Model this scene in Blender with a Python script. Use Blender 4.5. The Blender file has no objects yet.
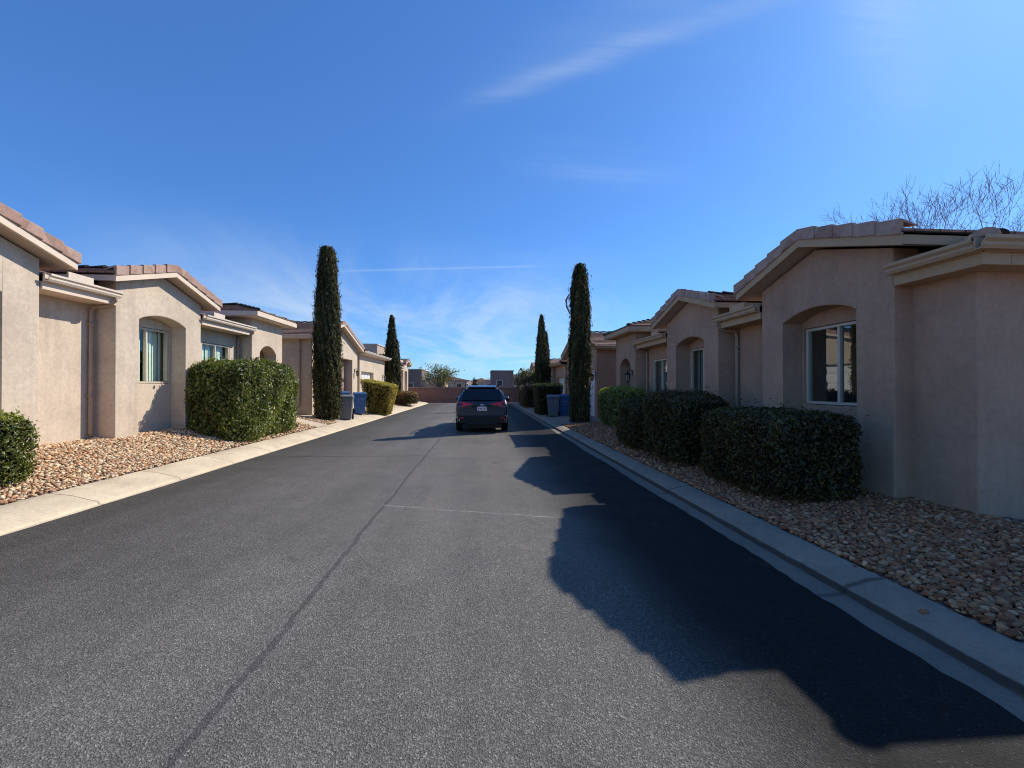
import bpy, bmesh, math, random
import numpy as np
from mathutils import Vector, Matrix
random.seed(7)
D = bpy.data
SC = bpy.context.scene
COL = SC.collection
R = math.radians

# ------------------------------------------------------------------ helpers
def tag(o, label=None, cat=None, group=None, kind=None):
    if label: o['label'] = label
    if cat: o['category'] = cat
    if group: o['group'] = group
    if kind: o['kind'] = kind
    return o

def empty(name, loc=(0, 0, 0), rz=0):
    o = D.objects.new(name, None)
    o.empty_display_size = 0.2
    o.location = loc
    o.rotation_euler = (0, 0, rz)
    COL.objects.link(o)
    return o

def kids(o):
    return [c for c in D.objects if c.parent == o]

def copy_tree(o, parent=None):
    c = o.copy()
    COL.objects.link(c)
    c.parent = parent
    for k in kids(o):
        copy_tree(k, c)
    return c

class MB:
    """collects polygons, then links them as one mesh object"""
    def __init__(s, f=None):
        s.v = []; s.f = []; s.m = []; s.uv = []; s.fn = f
    def poly(s, pts, m=0, uv=None):
        b = len(s.v)
        for p in pts:
            s.v.append(tuple(s.fn(*p)) if s.fn else tuple(p))
        s.f.append(tuple(range(b, b + len(pts))))
        s.m.append(m)
        s.uv.append(uv or [(0, 0)] * len(pts))
    def box(s, a, b, m=0, top=None):
        x0, y0, z0 = a; x1, y1, z1 = b
        p = [(x0,y0,z0),(x1,y0,z0),(x1,y1,z0),(x0,y1,z0),(x0,y0,z1),(x1,y0,z1),(x1,y1,z1),(x0,y1,z1)]
        for q in ((0,3,2,1),(4,5,6,7),(0,1,5,4),(1,2,6,5),(2,3,7,6),(3,0,4,7)):
            s.poly([p[i] for i in q], m)
    def hexa(s, p, m=0):
        for q in ((0,3,2,1),(4,5,6,7),(0,1,5,4),(1,2,6,5),(2,3,7,6),(3,0,4,7)):
            s.poly([p[i] for i in q], m)
    def prism(s, ring, off, m=0, caps=True):
        """ring of points extruded by vector off"""
        n = len(ring)
        r2 = [(p[0]+off[0], p[1]+off[1], p[2]+off[2]) for p in ring]
        if caps:
            s.poly(ring[::-1], m); s.poly(r2, m)
        for i in range(n):
            j = (i+1) % n
            s.poly([ring[i], ring[j], r2[j], r2[i]], m)
    def tube(s, pts, rad, n=8, m=0, cap=True):
        P = [Vector(p) for p in pts]
        if not hasattr(rad, '__len__'): rad = [rad]*len(P)
        rings = []
        ref = Vector((0.13, 0.21, 0.97))
        for i, p in enumerate(P):
            t = (P[min(i+1, len(P)-1)] - P[max(i-1, 0)])
            t = t.normalized() if t.length > 1e-9 else Vector((0, 0, 1))
            a = ref - t*ref.dot(t)
            if a.length < .2:
                a = Vector((1, 0, 0)) - t*t.x
            a.normalize(); b = t.cross(a)
            rings.append([tuple(p + (a*math.cos(2*math.pi*k/n) + b*math.sin(2*math.pi*k/n))*rad[i]) for k in range(n)])
        for i in range(len(rings)-1):
            for k in range(n):
                l = (k+1) % n
                s.poly([rings[i][k], rings[i][l], rings[i+1][l], rings[i+1][k]], m)
        if cap:
            s.poly(rings[0][::-1], m); s.poly(rings[-1], m)
    def lathe(s, c, prof, n=16, m=0, axis='z'):
        rings = []
        for r, h in prof:
            ring = []
            for k in range(n):
                a = 2*math.pi*k/n
                if axis == 'z': ring.append((c[0]+r*math.cos(a), c[1]+r*math.sin(a), c[2]+h))
                else: ring.append((c[0]+h, c[1]+r*math.cos(a), c[2]+r*math.sin(a)))
            rings.append(ring)
        for i in range(len(rings)-1):
            for k in range(n):
                l = (k+1) % n
                s.poly([rings[i][k], rings[i][l], rings[i+1][l], rings[i+1][k]], m)
    def build(s, name, mats, parent=None, smooth=False, bevel=0, weld=True, recalc=True, angle=None):
        me = D.meshes.new(name)
        me.from_pydata(s.v, [], s.f)
        if not isinstance(mats, (list, tuple)): mats = [mats]
        for m in mats: me.materials.append(m)
        me.polygons.foreach_set('material_index', s.m)
        ul = me.uv_layers.new(name='UVMap')
        fl = [c for u in s.uv for p in u for c in p]
        ul.data.foreach_set('uv', fl)
        if weld or recalc:
            bm = bmesh.new(); bm.from_mesh(me)
            if weld: bmesh.ops.remove_doubles(bm, verts=bm.verts, dist=1e-4)
            if recalc: bmesh.ops.recalc_face_normals(bm, faces=bm.faces)
            bm.to_mesh(me); bm.free()
        if smooth:
            me.polygons.foreach_set('use_smooth', [True]*len(me.polygons))
            if angle: me.set_sharp_from_angle(angle=R(angle))
        me.update()
        o = D.objects.new(name, me)
        COL.objects.link(o)
        o.parent = parent
        if bevel:
            b = o.modifiers.new('Bevel', 'BEVEL'); b.width = bevel; b.segments = 2
            b.limit_method = 'ANGLE'; b.angle_limit = R(35)
        return o

def np_mesh(name, verts, faces, mats, parent=None, smooth=False, col=None, midx=None):
    """faces: (n,k) int array"""
    me = D.meshes.new(name)
    nv = len(verts); nf, k = faces.shape
    me.vertices.add(nv); me.vertices.foreach_set('co', np.asarray(verts, dtype=np.float32).ravel())
    me.loops.add(nf*k); me.loops.foreach_set('vertex_index', faces.astype(np.int32).ravel())
    me.polygons.add(nf)
    me.polygons.foreach_set('loop_start', np.arange(0, nf*k, k, dtype=np.int32))
    me.polygons.foreach_set('loop_total', np.full(nf, k, dtype=np.int32))
    if not isinstance(mats, (list, tuple)): mats = [mats]
    for m in mats: me.materials.append(m)
    if midx is not None: me.polygons.foreach_set('material_index', midx.astype(np.int32))
    if smooth: me.polygons.foreach_set('use_smooth', np.ones(nf, dtype=bool))
    me.update(calc_edges=True)
    if col is not None:
        a = me.color_attributes.new('tint', 'FLOAT_COLOR', 'POINT')
        c4 = np.ones((nv, 4), dtype=np.float32); c4[:, :3] = col
        a.data.foreach_set('color', c4.ravel())
    me.validate()
    o = D.objects.new(name, me); COL.objects.link(o); o.parent = parent
    return o

# ------------------------------------------------------------------ materials
class NT:
    def __init__(s, name):
        s.mat = D.materials.new(name); s.mat.use_nodes = True
        s.t = s.mat.node_tree; s.n = s.t.nodes
        s.b = s.n['Principled BSDF']; s.out = s.n['Material Output']
    def add(s, typ, **kw):
        n = s.n.new(typ)
        for k, v in kw.items():
            if k.startswith('i_'):
                key = k[2:]
                key = int(key) if key.isdigit() else key.replace('_', ' ')
                n.inputs[key].default_value = v
            else: setattr(n, k, v)
        return n
    def link(s, a, b): s.t.links.new(a, b)
    def noise(s, scale, detail=4, rough=.55, vec=None, dist=0):
        n = s.add('ShaderNodeTexNoise', i_Scale=scale, i_Detail=detail, i_Roughness=rough, i_Distortion=dist)
        if vec is not None: s.link(vec, n.inputs['Vector'])
        return n.outputs['Fac']
    def ramp(s, fac, stops, interp='LINEAR'):
        r = s.add('ShaderNodeValToRGB'); e = r.color_ramp.elements
        r.color_ramp.interpolation = interp
        while len(e) < len(stops): e.new(.5)
        for i, (p, c) in enumerate(stops):
            e[i].position = p
            e[i].color = (c, c, c, 1) if not hasattr(c, '__len__') else (*c, 1)
        s.link(fac, r.inputs['Fac']); return r.outputs['Color']
    def mix(s, fac, a, b, blend='MIX'):
        m = s.add('ShaderNodeMix', data_type='RGBA', blend_type=blend)
        for sock, v in ((m.inputs[0], fac), (m.inputs[6], a), (m.inputs[7], b)):
            if hasattr(v, 'links'): s.link(v, sock)
            elif sock == m.inputs[0]: sock.default_value = v
            else: sock.default_value = (*v, 1) if len(v) == 3 else v
        return m.outputs[2]
    def math(s, op, a, b=None, c=None, clamp=False):
        m = s.add('ShaderNodeMath', operation=op, use_clamp=clamp)
        for i, v in enumerate((a, b, c)):
            if v is None: continue
            if hasattr(v, 'links'): s.link(v, m.inputs[i])
            else: m.inputs[i].default_value = v
        return m.outputs[0]
    def obj(s):
        return s.add('ShaderNodeTexCoord').outputs['Object']
    def pos(s):
        return s.add('ShaderNodeNewGeometry').outputs['Position']
    def uv(s):
        return s.add('ShaderNodeTexCoord').outputs['UV']
    def color(s, c):
        if hasattr(c, 'links'): s.link(c, s.b.inputs['Base Color'])
        else: s.b.inputs['Base Color'].default_value = (*c, 1)
    def rough(s, r, spec=None):
        if hasattr(r, 'links'): s.link(r, s.b.inputs['Roughness'])
        else: s.b.inputs['Roughness'].default_value = r
        if spec is not None: s.b.inputs['Specular IOR Level'].default_value = spec
    def bump(s, h, strength=.3, dist=.01, prev=None):
        b = s.add('ShaderNodeBump', i_Strength=strength, i_Distance=dist)
        s.link(h, b.inputs['Height'])
        if prev: s.link(prev, b.inputs['Normal'])
        s.link(b.outputs['Normal'], s.b.inputs['Normal'])
        return b.outputs['Normal']

M = {}
def plain(name, c, rough=.6, spec=.5, metal=0, vary=.12, scale=6, bump=0):
    n = NT(name)
    f = n.noise(scale, 5, .6, n.pos())
    c2 = tuple(x*(1-vary) for x in c); c3 = tuple(min(1, x*(1+vary)) for x in c)
    n.color(n.ramp(f, [(.3, c2), (.7, c3)])); n.rough(rough, spec)
    n.b.inputs['Metallic'].default_value = metal
    if bump: n.bump(n.noise(scale*25, 3, .6, n.pos()), bump, .004)
    M[name] = n.mat
    return n

def mk_stucco(name, base):
    n = NT(name); p = n.pos()
    f1 = n.noise(1.1, 5, .65, p); f2 = n.noise(14, 4, .7, p)
    a = n.ramp(f1, [(.28, tuple(x*.80 for x in base)), (.55, base), (.8, tuple(min(1, x*1.08) for x in base))])
    b = n.ramp(f2, [(.3, .86), (.7, 1.06)])
    c = n.mix(1.0, a, b, 'MULTIPLY')
    # rain streaks and dust near the foot
    mp = n.add('ShaderNodeMapping'); mp.inputs['Scale'].default_value = (5, 5, .35)
    n.link(p, mp.inputs['Vector'])
    st = n.ramp(n.noise(1, 4, .6, mp.outputs[0]), [(.5, 1.0), (.78, .80)])
    c = n.mix(.75, c, st, 'MULTIPLY')
    # hairline cracks and trowel patches
    wv = n.add('ShaderNodeTexVoronoi', feature='DISTANCE_TO_EDGE', i_Scale=.55)
    dv = n.add('ShaderNodeVectorMath', operation='ADD'); nz_ = n.add('ShaderNodeTexNoise', i_Scale=2.5, i_Detail=6)
    n.link(p, nz_.inputs['Vector']); n.link(p, dv.inputs[0]); n.link(nz_.outputs['Color'], dv.inputs[1]); n.link(dv.outputs[0], wv.inputs['Vector'])
    ck = n.math('MULTIPLY', n.ramp(wv.outputs['Distance'], [(.0012, 1), (.004, 0)]), n.math('GREATER_THAN', n.noise(.7, 2, .5, p), .56))
    c = n.mix(n.math('MULTIPLY', ck, .35), c, tuple(x*.45 for x in base))
    n.color(c); n.rough(.92, .2)
    g = n.noise(95, 3, .7, p); g2 = n.noise(30, 4, .6, p)
    n.bump(n.math('ADD', g, n.math('MULTIPLY', g2, .8)), .55, .007)
    M[name] = n.mat
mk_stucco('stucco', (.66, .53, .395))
mk_stucco('stucco_shaded', (.50, .312, .205))  # right houses' stucco, darkened and warmed in colour for their shade
mk_stucco('stucco_far', (.52, .40, .30))
mk_stucco('stucco_grey', (.20, .165, .15))
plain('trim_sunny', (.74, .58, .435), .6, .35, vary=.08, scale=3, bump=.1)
plain('trim_shaded', (.50, .325, .185), .65, .25, vary=.08, scale=3, bump=.1)  # same trim paint with the right side's shade put into the colour
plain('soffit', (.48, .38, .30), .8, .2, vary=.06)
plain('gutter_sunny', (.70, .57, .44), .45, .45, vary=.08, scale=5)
plain('gutter_shaded', (.48, .32, .19), .55, .3, vary=.08, scale=5)  # gutter paint darkened in colour to match the shaded side
plain('downspout_paint', (.40, .28, .20), .5, .4, vary=.1)
plain('white_frame', (.60, .50, .38), .45, .4, vary=.05)
plain('door_white', (.78, .75, .68), .55, .35, vary=.04)
plain('door_brown', (.36, .25, .19), .55, .35, vary=.1)
plain('dark_metal', (.02, .018, .016), .45, .4)
plain('dark_void', (.02, .018, .018), .9, .1)
plain('interior', (.16, .14, .125), .9, .1)
plain('blind_pale', (.86, .90, .78), .8, .2, vary=.05, scale=9)
plain('blind_dark', (.24, .28, .26), .8, .2, vary=.2, scale=4)  # blinds darkened in colour because the right side is shaded
plain('lamp_glass', (.30, .28, .23), .3, .5)
plain('tyre', (.016, .016, .017), .85, .2)
plain('rim', (.22, .22, .23), .35, .5, metal=.8)
plain('black_plastic', (.010, .010, .012), .55, .4, vary=.1)
plain('chrome', (.75, .75, .76), .15, .5, metal=1)
plain('bin_grey', (.15, .155, .165), .5, .4, vary=.15, scale=5)
plain('bin_blue', (.035, .11, .27), .45, .4, vary=.15, scale=5)
plain('bin_mark', (.55, .56, .58), .6, .3)
plain('plate', (.74, .66, .66), .5, .4)
plain('plate_ink', (.35, .05, .08), .5, .4)
plain('lamp_red', (.85, .03, .03), .12, .6)
plain('bark', (.10, .075, .055), .9, .2, vary=.35, scale=14, bump=.5)
plain('bare_bark', (.26, .19, .165), .9, .2, vary=.3, scale=9)
plain('roof_pale', (.60, .56, .50), .8, .2)
plain('hut_glass', (.03, .035, .04), .15, .5)
plain('stone_block', (.30, .24, .2), .9, .2, vary=.3, scale=9, bump=.6)

def mk_tile(name, k=1.0):
    n = NT(name); uv = n.uv()
    br = n.add('ShaderNodeTexBrick', offset=.5, i_Scale=1.0)
    n.link(uv, br.inputs['Vector'])
    br.inputs['Color1'].default_value = (.29*k, .175*k, .125*k, 1)
    br.inputs['Color2'].default_value = (.20*k, .13*k, .10*k, 1)
    br.inputs['Mortar'].default_value = (.04, .028, .022, 1)
    br.inputs['Mortar Size'].default_value = .008
    br.inputs['Brick Width'].default_value = .32; br.inputs['Row Height'].default_value = .34
    f = n.ramp(n.noise(7, 6, .7, n.pos()), [(.3, .7), (.72, 1.25)])
    n.color(n.mix(1, br.outputs['Color'], f, 'MULTIPLY')); n.rough(.9, .2)
    n.bump(n.math('ADD', n.math('MULTIPLY', br.outputs['Fac'], -1.5), n.noise(60, 3, .6, n.pos())), .5, .01)
    M[name] = n.mat
mk_tile('tile', 1.25)
n = NT('rake_tile'); p = n.pos()
v = n.add('ShaderNodeTexVoronoi', i_Scale=2.9); n.link(p, v.inputs['Vector'])
f = n.ramp(n.noise(9, 6, .7, p), [(.3, .75), (.72, 1.2)])
cc = n.ramp(v.outputs['Color'], [(.2, (.36, .22, .165)), (.5, (.47, .30, .23)), (.8, (.44, .31, .24))])
n.color(n.mix(1, cc, f, 'MULTIPLY')); n.rough(.9, .2)
n.bump(n.noise(70, 3, .7, p), .4, .006); M['rake_tile'] = n.mat

# glass: fresnel mix of clear and mirror
n = NT('glass'); n.n.remove(n.b)
tr = n.add('ShaderNodeBsdfTransparent'); tr.inputs['Color'].default_value = (.80, .88, .84, 1)
gl = n.add('ShaderNodeBsdfGlossy'); gl.inputs['Roughness'].default_value = .015; gl.inputs['Color'].default_value = (.95, .97, .97, 1)
lw = n.add('ShaderNodeNewGeometry'); dt = n.add('ShaderNodeVectorMath', operation='DOT_PRODUCT')
n.link(lw.outputs['Normal'], dt.inputs[0]); n.link(lw.outputs['Incoming'], dt.inputs[1])
fz_ = n.math('ADD', n.math('MULTIPLY', n.math('POWER', n.math('SUBTRACT', 1, n.math('ABSOLUTE', dt.outputs['Value'])), 4), .84), .16)
nb = n.add('ShaderNodeBump', i_Strength=.06, i_Distance=.02); n.link(n.noise(2.2, 2, .5, n.pos()), nb.inputs['Height'])
n.link(nb.outputs[0], gl.inputs['Normal'])
mx = n.add('ShaderNodeMixShader'); n.link(fz_, mx.inputs[0]); n.link(tr.outputs[0], mx.inputs[1]); n.link(gl.outputs[0], mx.inputs[2])
n.link(mx.outputs[0], n.out.inputs['Surface']); M['glass_shaded'] = n.mat
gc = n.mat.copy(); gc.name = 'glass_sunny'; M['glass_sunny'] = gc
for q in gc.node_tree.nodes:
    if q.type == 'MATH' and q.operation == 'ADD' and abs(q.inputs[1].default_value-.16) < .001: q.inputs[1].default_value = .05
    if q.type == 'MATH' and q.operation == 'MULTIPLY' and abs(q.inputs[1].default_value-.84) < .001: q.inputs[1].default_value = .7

n = NT('car_glass'); n.color((.006, .007, .009)); n.rough(.04, .6); M['car_glass'] = n.mat
n = NT('car_paint'); n.color((.012, .015, .030)); n.rough(.35, .5)
n.b.inputs['Metallic'].default_value = .1; n.b.inputs['Coat Weight'].default_value = .8; n.b.inputs['Coat Roughness'].default_value = .05
M['car_paint'] = n.mat

# asphalt: dark binder, pale aggregate, sealed seam, faint transverse joints
n = NT('asphalt'); p = n.pos()
sep = n.add('ShaderNodeSeparateXYZ'); n.link(p, sep.inputs[0]); X, Y = sep.outputs[0], sep.outputs[1]
big = n.noise(.35, 4, .6, p); mid = n.noise(2.2, 5, .65, p)
base = n.ramp(big, [(.3, (.138, .124, .105)), (.7, (.182, .163, .138))])
base = n.mix(1, base, n.ramp(mid, [(.3, .9), (.7, 1.1)]), 'MULTIPLY')
# house shadow deepened in the colour to the right; darker lane far left
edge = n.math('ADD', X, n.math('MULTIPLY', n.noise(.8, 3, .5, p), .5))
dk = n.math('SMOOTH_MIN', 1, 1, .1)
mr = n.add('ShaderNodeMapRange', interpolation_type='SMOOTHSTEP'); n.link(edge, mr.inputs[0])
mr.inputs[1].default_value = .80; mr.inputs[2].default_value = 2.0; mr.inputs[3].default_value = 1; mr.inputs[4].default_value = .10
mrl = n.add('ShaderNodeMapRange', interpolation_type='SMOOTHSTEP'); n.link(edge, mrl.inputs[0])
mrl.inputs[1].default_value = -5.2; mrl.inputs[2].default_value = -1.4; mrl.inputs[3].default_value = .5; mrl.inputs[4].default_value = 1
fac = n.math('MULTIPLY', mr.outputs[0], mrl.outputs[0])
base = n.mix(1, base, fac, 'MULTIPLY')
mpl = n.add('ShaderNodeMapping'); mpl.inputs['Scale'].default_value = (1.1, .07, 1); n.link(p, mpl.inputs[0])
base = n.mix(1, base, n.ramp(n.noise(1.3, 4, .6, mpl.outputs[0]), [(.34, .88), (.66, 1.10)]), 'MULTIPLY')
oil = n.ramp(n.noise(.9, 3, .5, p, .3), [(.67, 0), (.74, .45)])
base = n.mix(oil, base, (.035, .034, .034))
vo = n.add('ShaderNodeTexVoronoi', i_Scale=135); n.link(p, vo.inputs['Vector'])
agg = n.ramp(vo.outputs['Color'], [(.0, .35), (.5, .8), (.8, 1.5), (1, 3.0)])
near = n.mix(.75, base, agg, 'MULTIPLY')
vo2 = n.add('ShaderNodeTexVoronoi', i_Scale=55); n.link(p, vo2.inputs['Vector'])
spk = n.math('MULTIPLY', n.math('LESS_THAN', vo2.outputs['Distance'], .2), n.math('GREATER_THAN', n.noise(33, 1, .5, p), .60))
near = n.mix(n.math('MULTIPLY', spk, .65), near, (.17, .155, .13))
# dusty scuffs
dust = n.ramp(n.noise(1.3, 6, .72, p, 1.2), [(.60, 0), (.78, .45)])
near = n.mix(dust, near, (.115, .108, .096))
# sealed seam near the crown
wob = n.math('ADD', n.math('MULTIPLY', n.noise(.9, 3, .6, p), .16), n.math('MULTIPLY', n.noise(9, 3, .6, p), .05))
ds = n.math('ABSOLUTE', n.math('ADD', n.math('ADD', X, 1.40), n.math('MULTIPLY', wob, -1)))
seam = n.ramp(ds, [(.016, 1), (.030, 0)])
near = n.mix(n.math('MULTIPLY', seam, .5), near, (.042, .041, .040))
lip = n.math('MULTIPLY', n.ramp(ds, [(.028, 0), (.034, 1), (.044, 0)]), n.math('GREATER_THAN', n.noise(3, 2, .5, p), .45))
near = n.mix(n.math('MULTIPLY', lip, .45), near, (.20, .19, .17))
# transverse joints on the right of the seam and one on the left
def joint(y0, slope, side, w, c, amt):
    global near
    q = n.math('ADD', Y, n.math('MULTIPLY', X, slope))
    q = n.math('ADD', q, n.math('MULTIPLY', n.noise(2.5, 4, .6, p), .09))
    d = n.math('ABSOLUTE', n.math('SUBTRACT', q, y0))
    k = n.ramp(d, [(w*.6, 1), (w, 0)])
    sd = n.math('GREATER_THAN' if side > 0 else 'LESS_THAN', X, -1.33)
    sd = n.math('MULTIPLY', sd, n.ramp(n.math('ADD', n.math('MULTIPLY', X, .1), .5), [(.58, 1), (.61, 0)]))
    sd = n.math('MULTIPLY', sd, n.ramp(n.noise(4, 3, .6, p), [(.35, .2), (.55, 1)]))
    near = n.mix(n.math('MULTIPLY', n.math('MULTIPLY', k, sd), amt), near, c)
joint(5.32, .295, 1, .018, (.30, .28, .25), .85)
joint(9.24, .06, 1, .028, (.04, .04, .04), .7)
joint(9.62, .06, -1, .034, (.022, .022, .022), .8)
joint(12.2, .05, 1, .03, (.1, .1, .095), .4)
joint(21.0, .05, -1, .04, (.11, .105, .1), .6)
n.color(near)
n.rough(n.ramp(mid, [(.3, .66), (.7, .84)]), .16)
n.bump(n.math('SUBTRACT', vo.outputs['Distance'], n.math('MULTIPLY', seam, .0)), .7, .006)
M['asphalt'] = n.mat

def mk_concrete(name, c, joint_y=None, crease=None):
    n = NT(name); p = n.pos()
    a = n.ramp(n.noise(1.6, 6, .7, p), [(.3, tuple(x*.78 for x in c)), (.7, tuple(min(1, x*1.1) for x in c))])
    b = n.ramp(n.noise(26, 5, .7, p), [(.3, .85), (.7, 1.08)])
    col = n.mix(1, a, b, 'MULTIPLY')
    sp = n.ramp(n.noise(4, 6, .8, p, .6), [(.55, 0), (.75, .6)])
    col = n.mix(sp, col, tuple(x*.55 for x in c))
    if joint_y:
        sep = n.add('ShaderNodeSeparateXYZ'); n.link(p, sep.inputs[0])
        q = n.math('ADD', sep.outputs[1], n.math('MULTIPLY', n.noise(4, 3, .6, p), .05))
        fr = n.math('ABSOLUTE', n.math('SUBTRACT', n.math('FRACT', n.math('DIVIDE', q, joint_y)), .5))
        col = n.mix(n.ramp(fr, [(.49, 0), (.497, .85)]), col, tuple(x*.28 for x in c))
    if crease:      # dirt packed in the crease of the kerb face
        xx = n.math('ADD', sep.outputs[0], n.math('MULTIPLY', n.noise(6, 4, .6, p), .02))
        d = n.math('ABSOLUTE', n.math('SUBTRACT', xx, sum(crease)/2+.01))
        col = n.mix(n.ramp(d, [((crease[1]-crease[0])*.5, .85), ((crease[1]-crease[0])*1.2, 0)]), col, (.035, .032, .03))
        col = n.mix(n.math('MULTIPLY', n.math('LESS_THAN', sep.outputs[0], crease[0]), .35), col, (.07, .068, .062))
    n.color(col); n.rough(.9, .25); n.bump(n.noise(60, 4, .7, p), .3, .006)
    M[name] = n.mat
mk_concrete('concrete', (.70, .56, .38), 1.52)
mk_concrete('concrete_shade', (.33, .26, .185), 3.05, (2.785, 2.799))  # curb concrete with the right side's shade put into its colour
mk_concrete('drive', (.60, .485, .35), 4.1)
mk_concrete('drive_shade', (.32, .245, .18), 4.1)  # drive concrete copy, shade of the right side mixed into its colour

n = NT('earth'); p = n.pos()
n.color(n.ramp(n.noise(.5, 7, .7, p), [(.3, (.20, .135, .10)), (.7, (.32, .23, .17))])); n.rough(.95, .1)
n.bump(n.noise(20, 5, .7, p), .5, .02); M['earth'] = n.mat
n = NT('gravel_bed'); p = n.pos()
v = n.add('ShaderNodeTexVoronoi', i_Scale=17); n.link(p, v.inputs['Vector'])
c = n.ramp(v.outputs['Color'], [(.1, (.30, .17, .115)), (.45, (.42, .29, .21)), (.75, (.52, .41, .32)), (.95, (.36, .27, .22))])
n.color(n.mix(1, c, n.ramp(v.outputs['Distance'], [(.15, 1.0), (.7, .25)]), 'MULTIPLY')); n.rough(.9, .2)
n.bump(n.math('MULTIPLY', v.outputs['Distance'], -1), 1, .04); M['gravel_bed'] = n.mat

n = NT('pebble'); at = n.add('ShaderNodeAttribute', attribute_name='tint')
f = n.ramp(n.noise(30, 4, .65, n.pos()), [(.3, .78), (.7, 1.15)])
n.color(n.mix(1, at.outputs['Color'], f, 'MULTIPLY')); n.rough(.8, .3); M['pebble'] = n.mat

def mk_leaf(name, trans=.35, rough=.5, spec=.35):
    n = NT(name); at = n.add('ShaderNodeAttribute', attribute_name='tint')
    n.color(at.outputs['Color']); n.rough(rough, spec)
    tl = n.add('ShaderNodeBsdfTranslucent')
    n.link(n.mix(1, at.outputs['Color'], (1.5, 1.6, .7), 'MULTIPLY'), tl.inputs['Color'])
    mx = n.add('ShaderNodeMixShader'); mx.inputs[0].default_value = trans
    n.link(n.b.outputs[0], mx.inputs[1]); n.link(tl.outputs[0], mx.inputs[2])
    n.link(mx.outputs[0], n.out.inputs['Surface']); M[name] = n.mat
mk_leaf('leaf', .3, .38, .45); mk_leaf('needle', .12, .75, .2)
plain('hedge_core', (.012, .014, .008), .95, .05, vary=.3, scale=20)

n = NT('block_wall'); p = n.pos()
mp = n.add('ShaderNodeMapping'); mp.inputs['Rotation'].default_value = (R(90), 0, 0); n.link(p, mp.inputs[0])
br = n.add('ShaderNodeTexBrick', i_Scale=1); n.link(mp.outputs[0], br.inputs['Vector'])
br.inputs['Color1'].default_value = (.31, .165, .125, 1); br.inputs['Color2'].default_value = (.25, .14, .11, 1); br.inputs['Mortar'].default_value = (.13, .09, .08, 1)
br.inputs['Brick Width'].default_value = .4; br.inputs['Row Height'].default_value = .2; br.inputs['Mortar Size'].default_value = .008
n.color(n.mix(1, br.outputs['Color'], n.ramp(n.noise(3, 6, .7, p), [(.3, .8), (.7, 1.15)]), 'MULTIPLY')); n.rough(.95, .1); M['block_wall'] = n.mat

n = NT('hill'); p = n.pos()
n.color(n.ramp(n.noise(.02, 8, .7, p), [(.3, (.20, .15, .13)), (.55, (.34, .26, .22)), (.7, (.17, .16, .12))])); n.rough(1, 0); M['hill'] = n.mat

# ------------------------------------------------------------------ ground heights
LOT_R, LOT_L = 5.15, 7.30          # street wall planes, distance from the road axis
DZ_L = .37                         # the left lots lie higher
def zr(x, y):                      # right verge
    t = min(1, max(0, (x-3.12)/(5.15-3.12)))
    return .105 + t*(.085 if y < 17.2 else .13)
def zl(x, y):                      # left verge, x negative
    t = min(1, max(0, (-x-5.85)/(7.3-5.85)))
    top = .56 if y < 15 else (.42 if y > 17.5 else .56 - .14*(y-15)/2.5)
    return .15 + t*(top-.15)

def sheet(name, x0, x1, y0, y1, nx, ny, zf, mat, off=0, kind='structure'):
    b = MB()
    xs = [x0+(x1-x0)*i/nx for i in range(nx+1)]; ys = [y0+(y1-y0)*j/ny for j in range(ny+1)]
    for i in range(nx):
        for j in range(ny):
            q = [(xs[i], ys[j]), (xs[i+1], ys[j]), (xs[i+1], ys[j+1]), (xs[i], ys[j+1])]
            b.poly([(x, y, zf(x, y)+off) for x, y in q])
    o = b.build(name, mat, smooth=True)
    tag(o, kind=kind); return o

g = MB(); g.poly([(-6000, -600, -.05), (6000, -600, -.05), (6000, 9000, -.05), (-6000, 9000, -.05)])
tag(g.build('ground', M['earth']), kind='structure')

# road sheet with a ragged right and left edge
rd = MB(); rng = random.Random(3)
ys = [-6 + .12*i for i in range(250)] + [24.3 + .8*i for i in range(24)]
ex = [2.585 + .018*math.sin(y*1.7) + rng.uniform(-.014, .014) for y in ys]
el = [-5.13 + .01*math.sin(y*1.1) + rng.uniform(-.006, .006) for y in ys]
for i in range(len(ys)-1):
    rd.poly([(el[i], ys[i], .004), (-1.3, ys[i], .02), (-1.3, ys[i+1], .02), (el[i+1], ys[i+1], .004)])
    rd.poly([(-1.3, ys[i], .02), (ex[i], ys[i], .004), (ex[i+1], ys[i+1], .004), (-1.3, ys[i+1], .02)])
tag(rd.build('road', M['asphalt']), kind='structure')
# cross street apron in front of the end wall
cb = MB(); cb.poly([(-9, 40.6, .024), (9, 40.6, .024), (9, 41.9, .03), (-9, 41.9, .03)])
tag(cb.build('pavement', M['drive']), kind='structure')

def curb(name, prof, mat, y0, y1, step):
    b = MB(); n_ = int((y1-y0)/step); rr = random.Random(5)
    Y_ = [y0+step*i for i in range(n_+1)]
    jit = [[(rr.uniform(-.004, .004), rr.uniform(-.003, .003)) for _ in prof] for _ in Y_]
    for i in range(n_):
        for k in range(len(prof)-1):
            P_ = lambda ii, kk: (prof[kk][0]+jit[ii][kk][0], Y_[ii], prof[kk][1]+jit[ii][kk][1])
            b.poly([P_(i, k), P_(i, k+1), P_(i+1, k+1), P_(i+1, k)])
    o = b.build(name, mat, smooth=True, angle=30); tag(o, kind='structure')
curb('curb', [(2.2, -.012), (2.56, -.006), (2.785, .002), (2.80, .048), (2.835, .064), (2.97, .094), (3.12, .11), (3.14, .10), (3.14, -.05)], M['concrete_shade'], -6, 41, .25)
curb('curb', [(-4.9, -.01), (-5.13, -.002), (-5.20, .004), (-5.215, .03), (-5.25, .045), (-5.55, .125), (-5.84, .16), (-5.86, .15), (-5.86, -.05)], M['concrete'], -6, 41, .25)

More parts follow.
